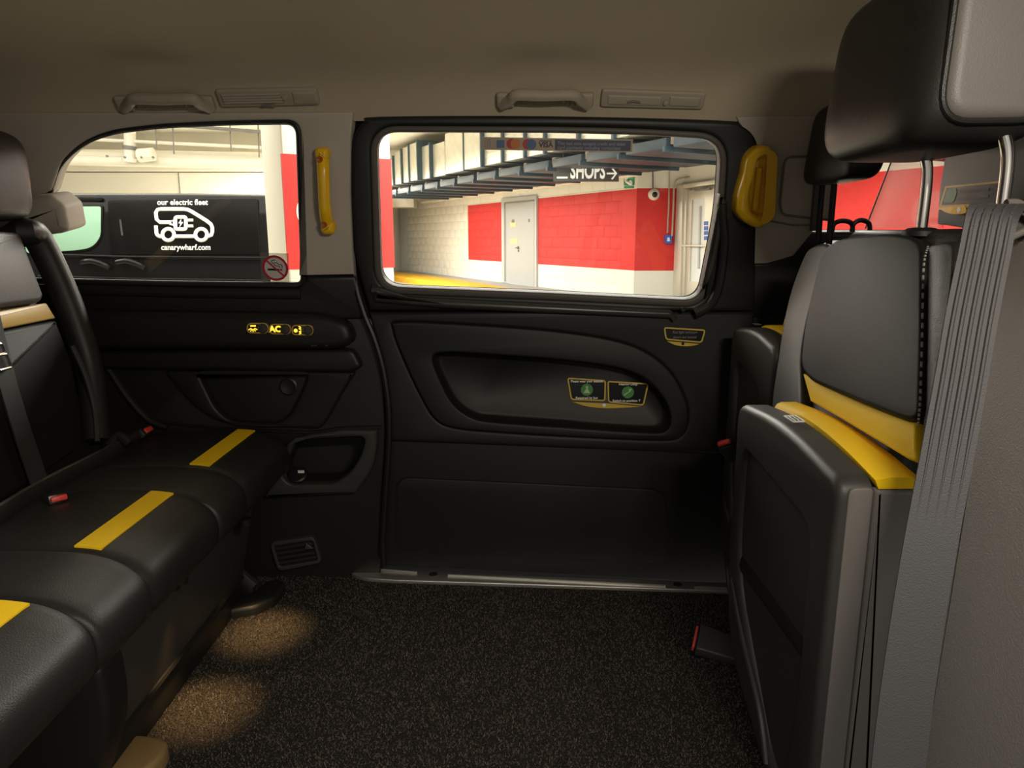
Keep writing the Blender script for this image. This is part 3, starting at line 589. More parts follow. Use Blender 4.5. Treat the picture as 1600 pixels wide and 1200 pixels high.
# ------------------------------------------------------------------ rear bench
be = thing('rear_bench_seat', (-0.83, 1.0, 0.0), 'black leather rear bench with yellow bands across its three cushions', 'bench seat')
PR = [(-0.99,0.425),(-0.85,0.438),(-0.72,0.442),(-0.655,0.439),(-0.612,0.428),(-0.582,0.410),(-0.567,0.388),(-0.564,0.362),(-0.570,0.338),(-0.590,0.318),(-0.64,0.310),(-0.99,0.310)]
PRS = [V(p) for p in cr(PR[:10], 4)] + [V(PR[10]), V(PR[11])]
pc = V((-0.78, 0.375))
def cushion(y0, y1, slant0=0.0, slant1=0.0):
    rings = []
    for t, k in ((0, .955), (.03, .983), (.08, .997), (.2, 1.0), (.8, 1.0), (.92, .997), (.97, .983), (1, .955)):
        r = []
        for p in PRS:
            q = pc + (p - pc) * k; fx = (q.x + 0.99) / 0.43; y = (y0 + slant0 * fx) * (1 - t) + (y1 + slant1 * fx) * t; r.append(V((q.x, y, q.y)))
        rings.append(r)
    return loft(rings)
SEC = [(1.515, 1.80, 'y'), (1.365, 1.515, ''), (1.088, 1.365, 'y'), (0.935, 1.088, ''), (0.66, 0.935, 'y'), (0.50, 0.66, ''), (0.22, 0.50, 'y')]
for i, (y0, y1, k) in enumerate(SEC):
    s0 = -0.035 if i < 6 else 0; s1 = -0.035 if i > 0 else 0
    cu = mk('cushion', cushion(y0 + .0005, y1 - .0005, s0, s1), m_leather, be, ang=50)
    if k:
        pr = [p for p in PRS[:-2] if True]; band = []
        zz = lambda x: next((a.y + (b.y - a.y) * (x - a.x) / (b.x - a.x) for a, b in zip(pr[:-1], pr[1:]) if a.x <= x <= b.x and b.x > a.x), .43)
        xs = [-0.697 + .045 * j / 4 for j in range(5)]
        sl = lambda x: -0.035 * (x + 0.99) / 0.43
        ya, yb = y0 + .012, y1 - .010
        vs = []; fs = []
        for t in range(7):
            for x in xs:
                f = t / 6; vs.append(V((x, (ya + (s0 and sl(x))) * (1 - f) + (yb + (s1 and sl(x))) * f, zz(x) + .0022)))
        n = 5
        for t in range(6):
            for j in range(4): fs.append((t * n + j, t * n + j + 1, (t + 1) * n + j + 1, (t + 1) * n + j))
        m_ = len(vs); vs += [v_ - V((0, 0, .004)) for v_ in vs]
        bord = [j for j in range(n)] + [t * n + n - 1 for t in range(1, 7)] + [6 * n + j for j in range(n - 2, -1, -1)] + [t * n for t in range(5, 0, -1)]
        fs += [tuple(m_ + q for q in f[::-1]) for f in fs[:]]
        for a_, b_ in zip(bord, bord[1:] + bord[:1]): fs.append((a_, b_, m_ + b_, m_ + a_))
        mk('yellow_band', (vs, fs), m_yellow, cu)
mk('seat_pan', hexa([(-1.05,0.22,.285),(-0.625,0.22,.285),(-0.625,1.78,.285),(-1.05,1.78,.285),(-1.05,0.22,.316),(-0.605,0.22,.316),(-0.605,1.78,.316),(-1.05,1.78,.316)], 0.008), m_black, be)
mk('base_box', hexa([(-1.1,1.05,0),(-0.695,1.05,0),(-0.695,1.70,0),(-1.1,1.70,0),(-1.1,1.05,.29),(-0.645,1.05,.29),(-0.645,1.74,.29),(-1.1,1.74,.29)], 0.004), m_shell, be)
mk('base_ridge', tube([V((-0.683, 1.05, .075)), V((-0.683, 1.70, .075))], 0.008, 8), m_black, be)
mk('base_skirt', box(-0.70, -0.684, 1.02, 1.70, 0.0, 0.07, 0.004), m_black, be)
XZ = lambda y: Pl((0, y, 0), (0, -1, 0), (1, 0, 0))
mk('side_leg', slab(XZ(1.02), rnd([(-0.98,0.29),(-0.62,0.29),(-0.615,0.18,.08),(-0.66,0.06,.05),(-0.70,0.0),(-0.98,0.0)], .02), -0.02, 0.04, (), 0.012), m_black, be)
mk('far_leg', tube(cr([(-0.70,1.735,.29),(-0.735,1.735,.15),(-0.72,1.735,.07),(-0.675,1.735,.02)], 5), 0.032, 12, flat=0.5), m_black, be)
mk('leg_foot', slab(FL, FL.px(rnd([(337,950,6),(345,940,4),(385,931),(405,921),(415,910,5),(440,906,8),(447,915,6),(432,935,6),(400,950,10),(355,957,8)], 5), .02), 0.0, 0.026, (), 0.010), m_black, be)
m_foot = M('lamp_tinted_foot_plastic', (0.22, 0.14, 0.055), 0.5)  # tan tint paints the footwell lamp's warm light into the plastic
FC = [(-0.735,1.045),(-0.665,1.045),(-0.625,1.075),(-0.612,1.12),(-0.63,1.155),(-0.70,1.165),(-0.735,1.12)]
mk('foot_cover', slab(FL, cr(FC, 5, True), 0.0, 0.030, (), 0.010), m_foot, be)
mk('foot_cover', slab(FL, [V((p[0] + .075, p[1] - .085)) for p in cr(FC, 5, True)], 0.0, 0.022, (), 0.010), m_foot, be)
# backrest, leaning back
BL = Pl((-0.955, 0, 0.45), (0.48, 0, 0.115), (0, 1, 0)); BL.e2 = BL.n.cross(BL.e1)
if BL.e2.z < 0: BL.e1 = -BL.e1; BL.e2 = BL.n.cross(BL.e1)
def bl(y, z, off): 
    x = -0.955 - (z - 0.45) * 0.115 / 0.48; return V((x, y, z)) + BL.n * off
mk('backrest_body', hexa([bl(.25,.40,-.13), bl(.25,.40,-.012), bl(1.66,.40,-.012), bl(1.66,.40,-.13), bl(.25,.93,-.11), bl(.25,.93,-.012), bl(1.60,.93,-.012), bl(1.60,.93,-.11)], 0.02), m_leather, be)
pan('backrest_upper_pad', rnd([(-420,340),(32,362,8),(70,462,4),(66,471,4),(-420,540)], 4), BL, 0.010, 0.03, m_greylea, be, bev=0.010)
pan('backrest_band', rnd([(-420,560),(73,473,2),(88,497,2),(-420,600)], 2), BL, 0.006, 0.02, m_dim_yellow, be, bev=0.004)
pan('backrest_lower_pad', rnd([(-420,603),(88,499,3),(112,560,20),(128,640,10),(126,700,10),(20,775),(-420,1000)], 4), BL, 0.008, 0.03, m_pad, be, bev=0.010)
mk('side_bolster', tube(cr([BL.hit(20, 372, -.05)] + [BL.hit(x, y, 0.006) for x, y in [(40,362),(60,374),(95,445),(120,510),(138,570),(146,630),(150,690)]], 6), 0.030, 14), m_leather, be)
mk('bolster_piping', tube(cr([BL.hit(x, y, 0.026) for x, y in [(113,540),(135,590),(148,640),(152,690)]], 5), 0.006, 8), m_shell, be)
mk('cushion_tuck', tube(cr([(-0.93,0.9,.435),(-0.90,1.15,.447),(-0.925,1.35,.44),(-0.905,1.6,.447),(-0.93,1.75,.44)], 5), 0.020, 12, flat=0.5), m_leather2, be)
hr = puffy(-1.17, -1.045, 1.36, 1.66, 0.965, 1.155, 5.0)
mk('headrest', hr, m_leather, be)
for y in (1.45, 1.57): mk('headrest_post', tube([(-1.115, y, .90), (-1.115, y, 1.05)], 0.007, 10), m_chrome, be)

def strip(pts, width, wdir, th=0.0016):
    P = [V(p) for p in pts]; wd = V(wdir).normalized(); rings = []
    for i, p in enumerate(P):
        t = (P[min(i + 1, len(P) - 1)] - P[max(i - 1, 0)]).normalized(); w_ = (wd - t * wd.dot(t)).normalized(); n = t.cross(w_)
        rings.append([p - w_ * width / 2 - n * th, p + w_ * width / 2 - n * th, p + w_ * width / 2 + n * th, p - w_ * width / 2 + n * th])
    return loft(rings)
sb = thing('rear_seat_belt', BL.hit(75, 770, .03), 'black lap belt hanging down the rear backrest with chrome tongue', 'seat belt')
mk('webbing', strip(cr([BL.hit(x, y, .022) for x, y in [(-30,430),(-6,530),(15,610),(40,690),(68,772)]], 6), 0.046, (0, 1, 0.15)), m_webbing, sb)
def loopframe(c, u, v_, w_, h_, r):
    return tube([c + u * a + v_ * b for a, b in rnd([(-w_, -h_), (w_, -h_), (w_, h_), (-w_, h_)], .004, 3)], r, 6, True)
tn = BL.hit(4, 566, .030); mk('tongue', loopframe(tn, BL.e1, BL.e2, .018, .014, .0028), m_chrome, sb)
tn = BL.hit(-6, 547, .030); mk('tongue_plate', loopframe(tn, BL.e1, BL.e2, .020, .010, .0028), m_chrome, sb)
def buckle(loc, d, up, label, red=True, L=.075, W=.042, T=.022, stalk=.05):
    d = V(d).normalized(); n = (V(up) - d * V(up).dot(d)).normalized(); sd = d.cross(n); c = V(loc)
    t = thing('seat_belt_buckle', c, label, 'belt buckle', 'seat belt buckles')
    def hx(a, b, w0, w1, t0, t1): return [c + d * a - sd * w0 - n * t0, c + d * a + sd * w0 - n * t0, c + d * b + sd * w1 - n * t1, c + d * b - sd * w1 - n * t1, c + d * a - sd * w0 + n * t0, c + d * a + sd * w0 + n * t0, c + d * b + sd * w1 + n * t1, c + d * b - sd * w1 + n * t1]
    bd = mk('body', hexa(hx(-L / 2, L / 2, W * .40, W * .5, T * .42, T * .5), .005, 3), m_shell, t)
    mk('release_button', hexa(hx(L / 2 - .003, L / 2 + .008, W * .43, W * .41, T * .34, T * .30), .003, 2), m_red, bd)
    mk('stalk', hexa(hx(-L / 2 - stalk, -L / 2 + .004, W * .2, W * .26, T * .16, T * .2), .002, 2), m_lip, t)
    mk('buckle_rim', hexa(hx(L / 2 - .001, L / 2 + .003, W * .5, W * .5, T * .5, T * .48), .0015, 2), m_sblack, bd)
    return t
buckle((-0.940, 1.745, .432), (0.75, .05, .50), (-.5, 0, .75), 'black buckle with red button at the far corner of the bench')
buckle((-0.868, 1.300, .440), (0.65, -0.55, .22), (0, 0, 1), 'black buckle with red button tucked into the middle of the bench', L=.05, W=.034, T=.018)
buckle((0.485, 1.44, .030), (-0.93, 0.34, .16), (-.05, -.35, 1), 'black buckle with red button lying on the carpet beside the folding seats', L=.112, W=.074, T=.028, stalk=.055)
buckle((0.545, 1.66, .42), (-0.5, -0.3, .7), (-.3, -.8, -.2), 'black buckle with red button hanging below the far folding seat', L=.06, W=.036)
mk('belt_stalk_anchor', join(tube(cr([(-0.93,1.61,.455),(-0.91,1.62,.475),(-0.885,1.615,.455)], 4), 0.012, 10)), m_black, be)

# footwell lamps under the bench lip
for i, (x, y, e) in enumerate(((-0.606, 1.56, 12.5), (-0.630, 1.275, 11.0))):
    t = thing('footwell_lamp', (x, y, .262), ('small warm lamp under the bench lighting the carpet near its far foot', 'small warm lamp under the bench lighting the carpet at its middle')[i], 'lamp', 'footwell lamps under the bench')
    mk('housing', lathe((x, y, .292), (0, 0, -1), [(0.014, 0), (0.014, .016), (0.010, .018)], 16), m_black, t)
    l = bpy.data.lights.new('footwell_bulb', 'SPOT'); l.energy = e; l.color = (1, .62, .26); l.spot_size = math.radians(54); l.spot_blend = 1.0; l.shadow_soft_size = 0.015
    lo = bpy.data.objects.new('footwell_bulb', l); COL.objects.link(lo); lo.parent = t; lo.location = (0.012, 0, 0.005); lo.rotation_euler = (0, math.radians(-2), 0)

# ------------------------------------------------------------------ folding seats
def fold_seat(x0, y0, y1, zt, label, zb=0.03, taper=True):
    xc = x0; t = thing('folding_seat', (x0 + .08, (y0 + y1) / 2, 0), label, 'folding seat', 'rear facing folding seats')
    FP = Pl((x0, 0, 0), (-1, 0, 0), (0, -1, 0))                        # front panel, facing the bench; u = -y, v = z
    ol = rnd([(-y1, zt - .012, .03), (-(y0 + y1) / 2, zt + .006, .16), (-y0, zt - .022, .03), (-y0, 0.03, .03), (-y0 - .16, 0.02, .06), (-y1 + .03, 0.13, .10), (-y1 - .002, 0.30, .08)], .02, 6)
    rec = rnd([(-y1 + .05, zt - .09, .03), (-y0 - .075, zt - .12, .04), (-y0 - .07, .22, .06), (-y0 - .10, .05, .04), (-y0 - .16, .07, .06), (-y1 + .07, .27, .05), (-y1 + .045, .36, .05)], .03, 6)
    mk('cushion_shell', slab(FP, ol, -0.048, 0.0, [rec], .013, 5), m_shell, t)
    mk('shell_recess', slab(FP, [q for q in inset(rec if sarea(rec) > 0 else rec[::-1], -.012)], -0.030, -0.010, (), 0), m_shell, t)
    mk('shell_crease', tube(cr([FP.at(-y1 + .03, .27, -.002), FP.at(-y1 + .11, .20, 0.0), FP.at(-y0 - .20, .12, 0.001), FP.at(-y0 - .155, .05, 0.0)], 5), 0.006, 8), m_shell, t)
    ol2 = [V((q.x * .995 + .005 * -(y0 + y1) / 2, min(q.y, zt) - .0)) for q in ol]
    cp = inset(ol2 if sarea(ol2) > 0 else ol2[::-1], .006)
    mk('cushion_pad', slab(FP, cp, -0.118, -0.046, (), 0.0), m_leather2, t, ang=50)
    SN = Pl((0, y0, 0), (0, -1, 0), (1, 0, 0))
    mk('shell_side_lit_overlay', slab(SN, rnd([(x0 + .012, .04), (x0 + .047, .04), (x0 + .047, zt - .030, .006), (x0 + .014, zt - .030, .012)], .004), -.004, .0025, (), .002), m_lit_grey, t)  # overlay painting the light on the black shell's near side
    mk('cushion_side_lit_overlay', slab(SN, rnd([(x0 + .050, .04), (x0 + .095, .04), (x0 + .112, zt - .034, .012), (x0 + .050, zt - .032, .006)], .004), -.012, .0005, (), .008, 4), m_lit_grey, t)  # overlay painting the light on the folded cushion's near side
    # yellow band over the top of the folded cushion
    n = 12; vs = []; fs = []
    for i in range(n + 1):
        f = i / n; y = y1 - .035 - (y1 - y0 - .037) * f; z = zt - .006 + .011 * math.sin(math.pi * f) - .014 * f * f
        ex = .024 * (f ** 2)
        for x, dz in ((x0 + .050 + .012 * (1 - f), .000), (x0 + .070, .004), (x0 + .098, .004), (x0 + .116, -.003), (x0 + .116, -.012), (x0 + .055, -.012)): vs.append(V((x, y, z + dz)))
    for i in range(n):
        for k in range(6): fs.append((i * 6 + k, i * 6 + (k + 1) % 6, i * 6 + 6 + (k + 1) % 6, i * 6 + 6 + k))
    fs += [tuple(range(5, -1, -1)), tuple(range(n * 6, n * 6 + 6))]
    mk('yellow_cushion_band', (vs, fs), m_yellow, t, ang=50)
    return t
def seat_icon(t, c, u, v_, sc, mat=m_white):
    c = V(c); u = V(u).normalized(); v_ = V(v_).normalized()
    mk('seat_icon', join(tube([c + u * a * sc + v_ * b * sc for a, b in rnd([(-1, -.62), (1, -.62), (1, .62), (-1, .62)], .12, 3)], sc * .10, 6, True), tube([c - u * sc * .62 + v_ * sc * .22, c + u * sc * .62 + v_ * sc * .22], sc * .09, 6), tube([c - u * sc * .62 - v_ * sc * .2, c + u * sc * .62 - v_ * sc * .2], sc * .09, 6)), mat, t)

# nearest complete seat
s2 = fold_seat(0.445, 0.90, 1.325, 0.632, 'folded black seat with bright yellow band, the one with its headrest in full view')
seat_icon(s2, (0.4725, 1.125, 0.6400), (0.12, -1, -.06), (-1, -.12, 0), .0155)
BK = Pl((0.545, 0, 0.62), (-0.31, 0, 0.11), (0, -1, 0))
def bk(y, z, off): return V((0.545 + (z - 0.62) * 0.11 / 0.31, y, z)) + BK.n * off
mk('backrest_body', hexa([bk(.925,.30,-.09), bk(1.40,.30,-.09), bk(1.40,.30,-.012), bk(.925,.30,-.012), bk(1.03,.955,-.08), bk(1.43,.955,-.08), bk(1.43,.955,-.012), bk(1.03,.955,-.012)], 0.025, 4), m_leather, s2)
pan('backrest_pad', rnd([(1286,374,40),(1390,362,50),(1441,372,40),(1440,520,30),(1436,666,34),(1330,624,40),(1247,586,30),(1257,500,40)], 20, 7), BK, 0.026, 0.05, m_pad, s2, bev=0.008, seg=5)
nbl = pan('near_bolster', cr([(1446,388),(1475,376),(1492,385),(1488,450),(1478,560),(1468,660),(1462,715),(1442,712),(1439,640),(1441,520),(1443,430)], 4, True), BK, 0.018, 0.04, m_leather2, s2, bev=0.007, seg=5)
pan('far_bolster', cr([(1292,380),(1297,400),(1278,440),(1262,500),(1252,560),(1250,650),(1206,650),(1214,560),(1230,470),(1255,400),(1272,382)], 4, True), BK, 0.006, 0.03, m_shell, s2, bev=0.010, seg=5)
pan('yellow_backrest_band', cr([(1254,583),(1300,606),(1370,638),(1430,659)], 4) + cr([(1430,700),(1428,721),(1380,694),(1310,652),(1265,626)], 3), BK, 0.018, 0.03, m_yellow, s2, bev=0.004)
st = cr([(1450,385),(1443,420),(1441,520),(1438,620),(1434,668)], 14)
for a_, b_ in zip(st[0::2], st[1::2]): mk('stitch', tube([BK.hit(*a_, .030), BK.hit(*b_, .030)], 0.0016, 6), m_thread, nbl)
mk('seat_frame', box(0.50, 0.60, 0.95, 1.38, 0.0, 0.32, 0.01), m_black, s2)
H = puffy(0.535, 0.735, 0.956, 1.285, 1.050, 1.30, 5.0, 26, 44, shear=0.012)
hh = mk('headrest', H, m_leather2, s2)
HS = Pl((0, 0.957, 0), (0, -1, 0), (1, 0, 0))
so = rnd([(0.560,1.078,.04),(0.712,1.080,.05),(0.735,1.275,.05),(0.565,1.275,.05)], .04, 6)
mk('headrest_side_panel', slab(HS, so, -.02, 0.004, (), .018, 6), m_lit_grey, hh)  # black leather side, its lit look painted in grey
mk('headrest_piping', tube([HS.at(q.x, q.y, -.006) for q in so], 0.0045, 8, True), m_leather, hh)
for y, z0 in ((0.990, .955), (1.176, .945)):
    hp = mk('headrest_post', tube(cr([(0.676,y,z0),(0.676,y,1.02),(0.670,y,1.055),(0.655,y,1.085)], 4), 0.0085, 14), m_chrome, s2)
    mk('post_collar', lathe((0.676, y, z0 - .012), (0, 0, 1), [(0.028, 0), (0.028, .008), (0.02, .013), (0.012, .014)], 18), m_black, hp)

# far seat
s1 = fold_seat(0.557, 1.45, 1.74, 0.726, 'folded black seat farthest from the camera, by the sliding door', zb=.1)
seat_icon(s1, (0.582, 1.635, 0.7345), (0.1, -1, 0), (-1, -.1, 0), .010, m_lip)
mk('backrest_body', hexa([(0.675,1.46,.45),(0.74,1.46,.45),(0.74,1.76,.45),(0.675,1.76,.45),(0.745,1.47,.925),(0.81,1.47,.925),(0.81,1.74,.925),(0.745,1.74,.925)], 0.035, 5), m_leather, s1)
mk('yellow_backrest_band', hexa([(0.655,1.47,.68),(0.69,1.47,.68),(0.69,1.70,.68),(0.655,1.70,.68),(0.675,1.47,.765),(0.70,1.47,.765),(0.70,1.70,.765),(0.675,1.70,.765)], 0.006), m_yellow, s1)
mk('headrest', puffy(0.695, 0.775, 1.475, 1.725, 1.048, 1.22, 6.0, 20, 32, shear=0.01), m_leather, s1)
for y in (1.655, 1.715): mk('headrest_post', tube([(0.742, y, .90), (0.742, y, 1.08)], 0.007, 12), m_black, s1)
mk('seat_frame', box(0.62, 0.72, 1.48, 1.74, 0.0, 0.5, 0.01), m_black, s1)

# third seat beside the camera: its backrest edge
s3 = thing('folding_seat', (0.52, 0.42, 0), 'leather folding seat backrest painted lit grey, filling the right edge', 'folding seat', 'rear facing folding seats')
BK3 = Pl((0.43, 0, 0.44), (-0.52, 0, 0.125), (0, -1, 0))
def b3(y, z, off): return V((0.43 + (z - 0.44) * 0.125 / 0.52, y, z)) + BK3.n * off
pan('backrest_body', rnd([(1572,330,30),(1518,420,20),(1486,560),(1446,840),(1388,1210),(1380,1420,40),(2600,2300,60),(3200,300,60)], 20, 8), BK3, 0.0, 0.09, m_lit_grey, s3, bev=0.03, seg=6)  # grey here paints strong light on the backrest leather
mk('backrest_trim', tube(cr([b3(.77,.86,-.03), b3(.775,.93,-.035), b3(.74,.955,-.04), b3(.60,.96,-.04)], 5), 0.010, 10), m_shell, s3)
mk('seat_frame', box(0.36, 0.46, 0.2, 0.6, 0.0, 0.15, 0.01), m_black, s3)
# grey ribbed belt in front of it
bt = thing('shoulder_belt', (0.36, 0.6, 0.3), 'grey ribbed seat belt hanging at the right edge over the folding seat', 'seat belt')
P = cr([C + (FW + RT * ((x - 800) / F) + UP * ((600 - y) / F)) * d for x, y, d in [(1575,322,.735),(1553,330,.700),(1537,400,.69),(1517,500,.68),(1500,600,.675),(1478,720,.67),(1448,880,.665),(1423,1040,.66),(1403,1200,.655),(1385,1400,.65)]], 6)
mk('webbing', strip(P, 0.045, (1, -0.25, 0), .0012), m_belt, bt)
for k in (-2, -1, 0, 1, 2):
    wd = V((1, -0.25, 0)).normalized(); nn = V((-0.25, -1, 0)).normalized()
    mk('rib', tube([p + wd * (k * .0080) + nn * .0006 for p in P[:37]], 0.0024, 8, radii=[0.0024 if q_ < 26 else 0.0024 * max(.15, (37 - q_) / 11) for q_ in range(37)]), m_belt, bt)
g0 = C + (FW + RT * ((1572 - 800) / F) + UP * ((600 - 345) / F)) * .735
bg = thing('belt_guide', g0, 'black belt guide bracket with metal rods at the top of the grey belt', 'belt guide')
q = lambda x, y, d: C + (FW + RT * ((x - 800) / F) + UP * ((600 - y) / F)) * d
mk('bracket', hexa([q(1556,372,.75), q(1640,372,.75), q(1640,372,.80), q(1556,372,.80), q(1560,316,.75), q(1640,318,.75), q(1640,318,.80), q(1560,316,.80)], .008, 3), m_dark, bg)
mk('upper_rod', tube(cr([q(1572,318,.735), q(1590,318,.735), q(1606,328,.735), q(1640,345,.735)], 5), 0.0045, 10), m_lip, bg)
mk('lower_rod', tube(cr([q(1568,378,.735), q(1590,366,.735), q(1640,345,.735)], 5), 0.004, 10), m_lip, bg)

# ------------------------------------------------------------------ partition and front cab
pt = thing('driver_partition', (0.96, 0.9, 0), 'dark partition behind the folding seats with a clear pane', 'partition')
mk('lower_panel', box(0.94, 0.97, 0.02, 1.80, 0.0, 0.945, 0.004), m_black, pt)
PX = Pl((0.955, 0, 0), (-1, 0, 0), (0, -1, 0))
pan('upper_board', rnd([(1481,190),(1475,250),(1468,292),(1464,350),(1900,420),(2400,200),(1900,-40),(1500,60)], 0), PX, 0.0, 0.02, m_shell, pt, bev=0.004)
pan('clear_pane', [(1398,238),(1352,357),(1470,357),(1484,190),(1420,190)], PX, -0.004, 0.006, m_glass_p, pt, bev=0)
mk('pane_edge', tube([PX.hit(1399,236,0), PX.hit(1352,357,0)], 0.002, 6), m_rubber, pt)
ps = thing('partition_notice', PX.hit(1500, 335, .002), 'green and yellow notice on the dark partition behind the chrome headrest post', 'sticker')
pan('gold_edge', [(1477,291),(1560,283),(1560,322),(1466,328)], PX, .002, .001, m_ygold, ps, bev=0)
pan('black_field', [(1479,293.5),(1560,286),(1560,317),(1471,320)], PX, .003, .001, m_sblack, ps, bev=0)
pan('green_emblem', rnd([(1480,296),(1494,294),(1495,300),(1490,316),(1474,317)], 4), PX, .004, .001, M('emblem_green', (.03, .16, .07), .4), ps, bev=0)
for yy in (300, 311): pan('blurred_line', rnd([(1499,yy-2.5),(1545,yy-7),(1545,yy-2),(1498,yy+2.5)], 2), PX, .004, .001, m_lip, ps, bev=0)
pan('yellow_tail', cr([(1467,325),(1478,332),(1492,335),(1505,334),(1511,331)], 4) + [V((1506, 321))], PX, .0045, .001, m_ypl, ps, bev=0)
mk('maker_mark', lathe(PX.hit(1498, 328, .0045), (-1, 0, 0), [(.006, 0), (.006, .001), (.001, .001)], 12), m_white, ps)
fs_ = thing('front_seat', (1.35, 1.45, 0.0), 'dark front passenger seat beyond the partition', 'seat')
mk('backrest', hexa([(1.20,1.15,.3),(1.34,1.15,.3),(1.34,1.62,.3),(1.20,1.62,.3),(1.10,1.2,.93),(1.22,1.2,.93),(1.22,1.58,.93),(1.10,1.58,.93)], .03, 4), m_leather, fs_)
mk('cushion', hexa([(1.22,1.15,.25),(1.7,1.15,.25),(1.7,1.62,.25),(1.22,1.62,.25),(1.22,1.15,.4),(1.7,1.15,.42),(1.7,1.62,.42),(1.22,1.62,.4)], .03, 4), m_leather, fs_)
for i, (cx, w_) in enumerate(((1316, 16), (1345, 14))):
    q0 = WU.hit(cx - w_, 362, .03); q1 = WU.hit(cx - w_ * .8, 350, .03); q2 = WU.hit(cx, 345 - i, .03); q3 = WU.hit(cx + w_ * .9, 349, .03); q4 = WU.hit(cx + w_, 362, .03)
    mk('belt_anchor_loop', tube(cr([q0, q1, q2, q3, q4], 4), 0.006, 8), m_rubber, label=('black loop at the foot of the front window, nearer the pillar', 'black loop at the foot of the front window, nearer the clear pane')[i], cat='belt anchor', group='black loops under the front window')

# ------------------------------------------------------------------ garage outside
ZR, ZP = -0.33, -0.18
mk('garage_floor', box(-16, 9, 2.2, 31, ZR - .2, ZR), m_road, label='pale concrete garage floor outside the taxi', kind='structure')
mk('garage_ceiling', box(-16, 9, 3.2, 31, 3.3, 3.5), m_ceil, label='pale concrete garage ceiling seen through the windows', kind='structure')
GW = Pl((0, 18.1, 0), (-2, -1, 0), (1, -2, 0)); R5 = math.sqrt(5)
ux = lambda x: x * R5
gw = thing('wall_far', GW.at(0, ZP, 0), 'white garage block wall with a broad red painted band', kind='structure')
DU0, DU1 = GW.uv(GW.hit(783, 380)).x, GW.uv(GW.hit(837, 380)).x
mk('backing', join(pbox(GW, ux(-4.2), DU0 + .02, ZR, 3.3, -.3, -.009), pbox(GW, DU1 - .02, ux(2.43), ZR, 3.3, -.3, -.009), pbox(GW, DU0, DU1, 1.86, 3.3, -.3, -.009), pbox(GW, DU0, DU1, ZR, 1.86, -.3, -.12)), m_band, gw)
BW, BH = 0.45, 0.225
bmsh = None
row = 0; z = ZP
def block(u0, u1, z0):
    global bmsh
    full = abs(u1 - u0 - BW) < 1e-6
    if full and bmsh:
        o = bpy.data.objects.new('block', bmsh); COL.objects.link(o); o.parent = gw; o.location = V(GW.at((u0 + u1) / 2, z0, 0)) - REF + REFO; return
    o = mk('block', pbox(GW, u0 + .0015, u1 - .0015, z0 + .005, z0 + BH - .005, -.03, 0.0, .003), m_band, gw)
    if full and not bmsh:
        globals()['bmsh'] = o.data; globals()['REF'] = V(GW.at((u0 + u1) / 2, z0, 0)); globals()['REFO'] = o.location.copy()
while z < 2.2:
    u = ux(-3.4) + (BW / 2 if row % 2 else 0)
    while u < ux(2.2) - .05:
        e = min(u + BW, ux(2.2)); zt = z + BH
        if z < 1.84 and e > DU0 and u < DU1:
            if u < DU0 - .06: block(u, DU0, z)
            if e > DU1 + .06: block(DU1, e, z)
        else: block(u, e, z)
        u += BW
    z += BH; row += 1
mk('smooth_pier', pbox(GW, ux(2.2), ux(2.43), ZR, 3.3, -.3, 0.01, .01), m_band, gw)
mk('wall_top_ledge', pbox(GW, ux(-3.6), ux(2.43), 2.21, 2.30, -.05, .10, .01), m_cream, gw)
pc_ = GW.at(ux(2.43), 0, 0.01)
PF = Pl((0, pc_.y, 0), (0, -1, 0), (1, 0, 0)); X0 = pc_.x; X1 = PF.hit(1057, 350).x
mk('recess_face', box(X0 - .05, X1 + .3, pc_.y, pc_.y + .3, ZR, 3.3), m_band, gw)
GD = Pl((X1, pc_.y, 0), (-2, -1, 0), (1, -2, 0))
mk('entrance_wall', pbox(GD, -.05, 2.4, ZR, 3.3, -.3, -.10), m_cream, gw)
mk('right_wall', pbox(GW, ux(3.75), ux(8.0), ZR, 3.3, -.3, 0.0), m_band, gw)
mk('white_upper_paint', pbox(GW, ux(3.8), ux(7.9), 1.725, 3.25, -.02, .004), m_wwall, gw)
# left part of the garage: cross wall, ceiling beam
mk('wall_rear', box(-16, -3.7, 17.0, 17.3, ZR, 2.40), m_wwall, label='white garage wall behind the parked black van', kind='structure')
mk('trim_6', join(box(-16, -3.7, 16.7, 17.6, 2.42, 2.62), box(-16, -3.7, 17.3, 17.6, 2.6, 3.3)), m_cream, label='cream ceiling beam above the wall behind the black van', kind='structure')
mk('wall_end', join(box(-5.2, -2.9, 25.6, 25.9, ZR, 3.3), box(-3.75, -3.7, 17.0, 25.7, ZR, 3.3)), m_wwall, label='white end wall of the garage bay with a narrow grey door', kind='structure')
mk('wall_joint', tube([V(PFp) for PFp in [(-7.5, 16.99, 1.9), (-7.5, 16.99, 2.4)]], 0.012, 6), m_pdark, label='dark vertical joint in the white wall above the black van', cat='wall joint')

PG = Pl((0, 0, ZP), (0, 0, 1), (1, 0, 0))
kin = [(612,424),(665,430),(708,436),(784,448),(850,460),(960,480)]; kout = [(612,431),(654,437),(708,447),(734,452),(800,466),(880,484)]
mk('pavement', slab(PG, PG.px(kin) + [V((5.2, 8.2)), V((2.4, 13.35)), V((-3.2, 24.5)), V((-3.9, 25.5))], -.15, 0.0, (), 0), m_pave, label='grey raised pavement along the foot of the garage wall', kind='structure')
mk('kerb', slab(PG, PG.px(kin) + PG.px(kout)[::-1], -.15, 0.006, (), .004), m_kerb, label='yellow painted kerb edging the pavement outside the door window', cat='kerb')

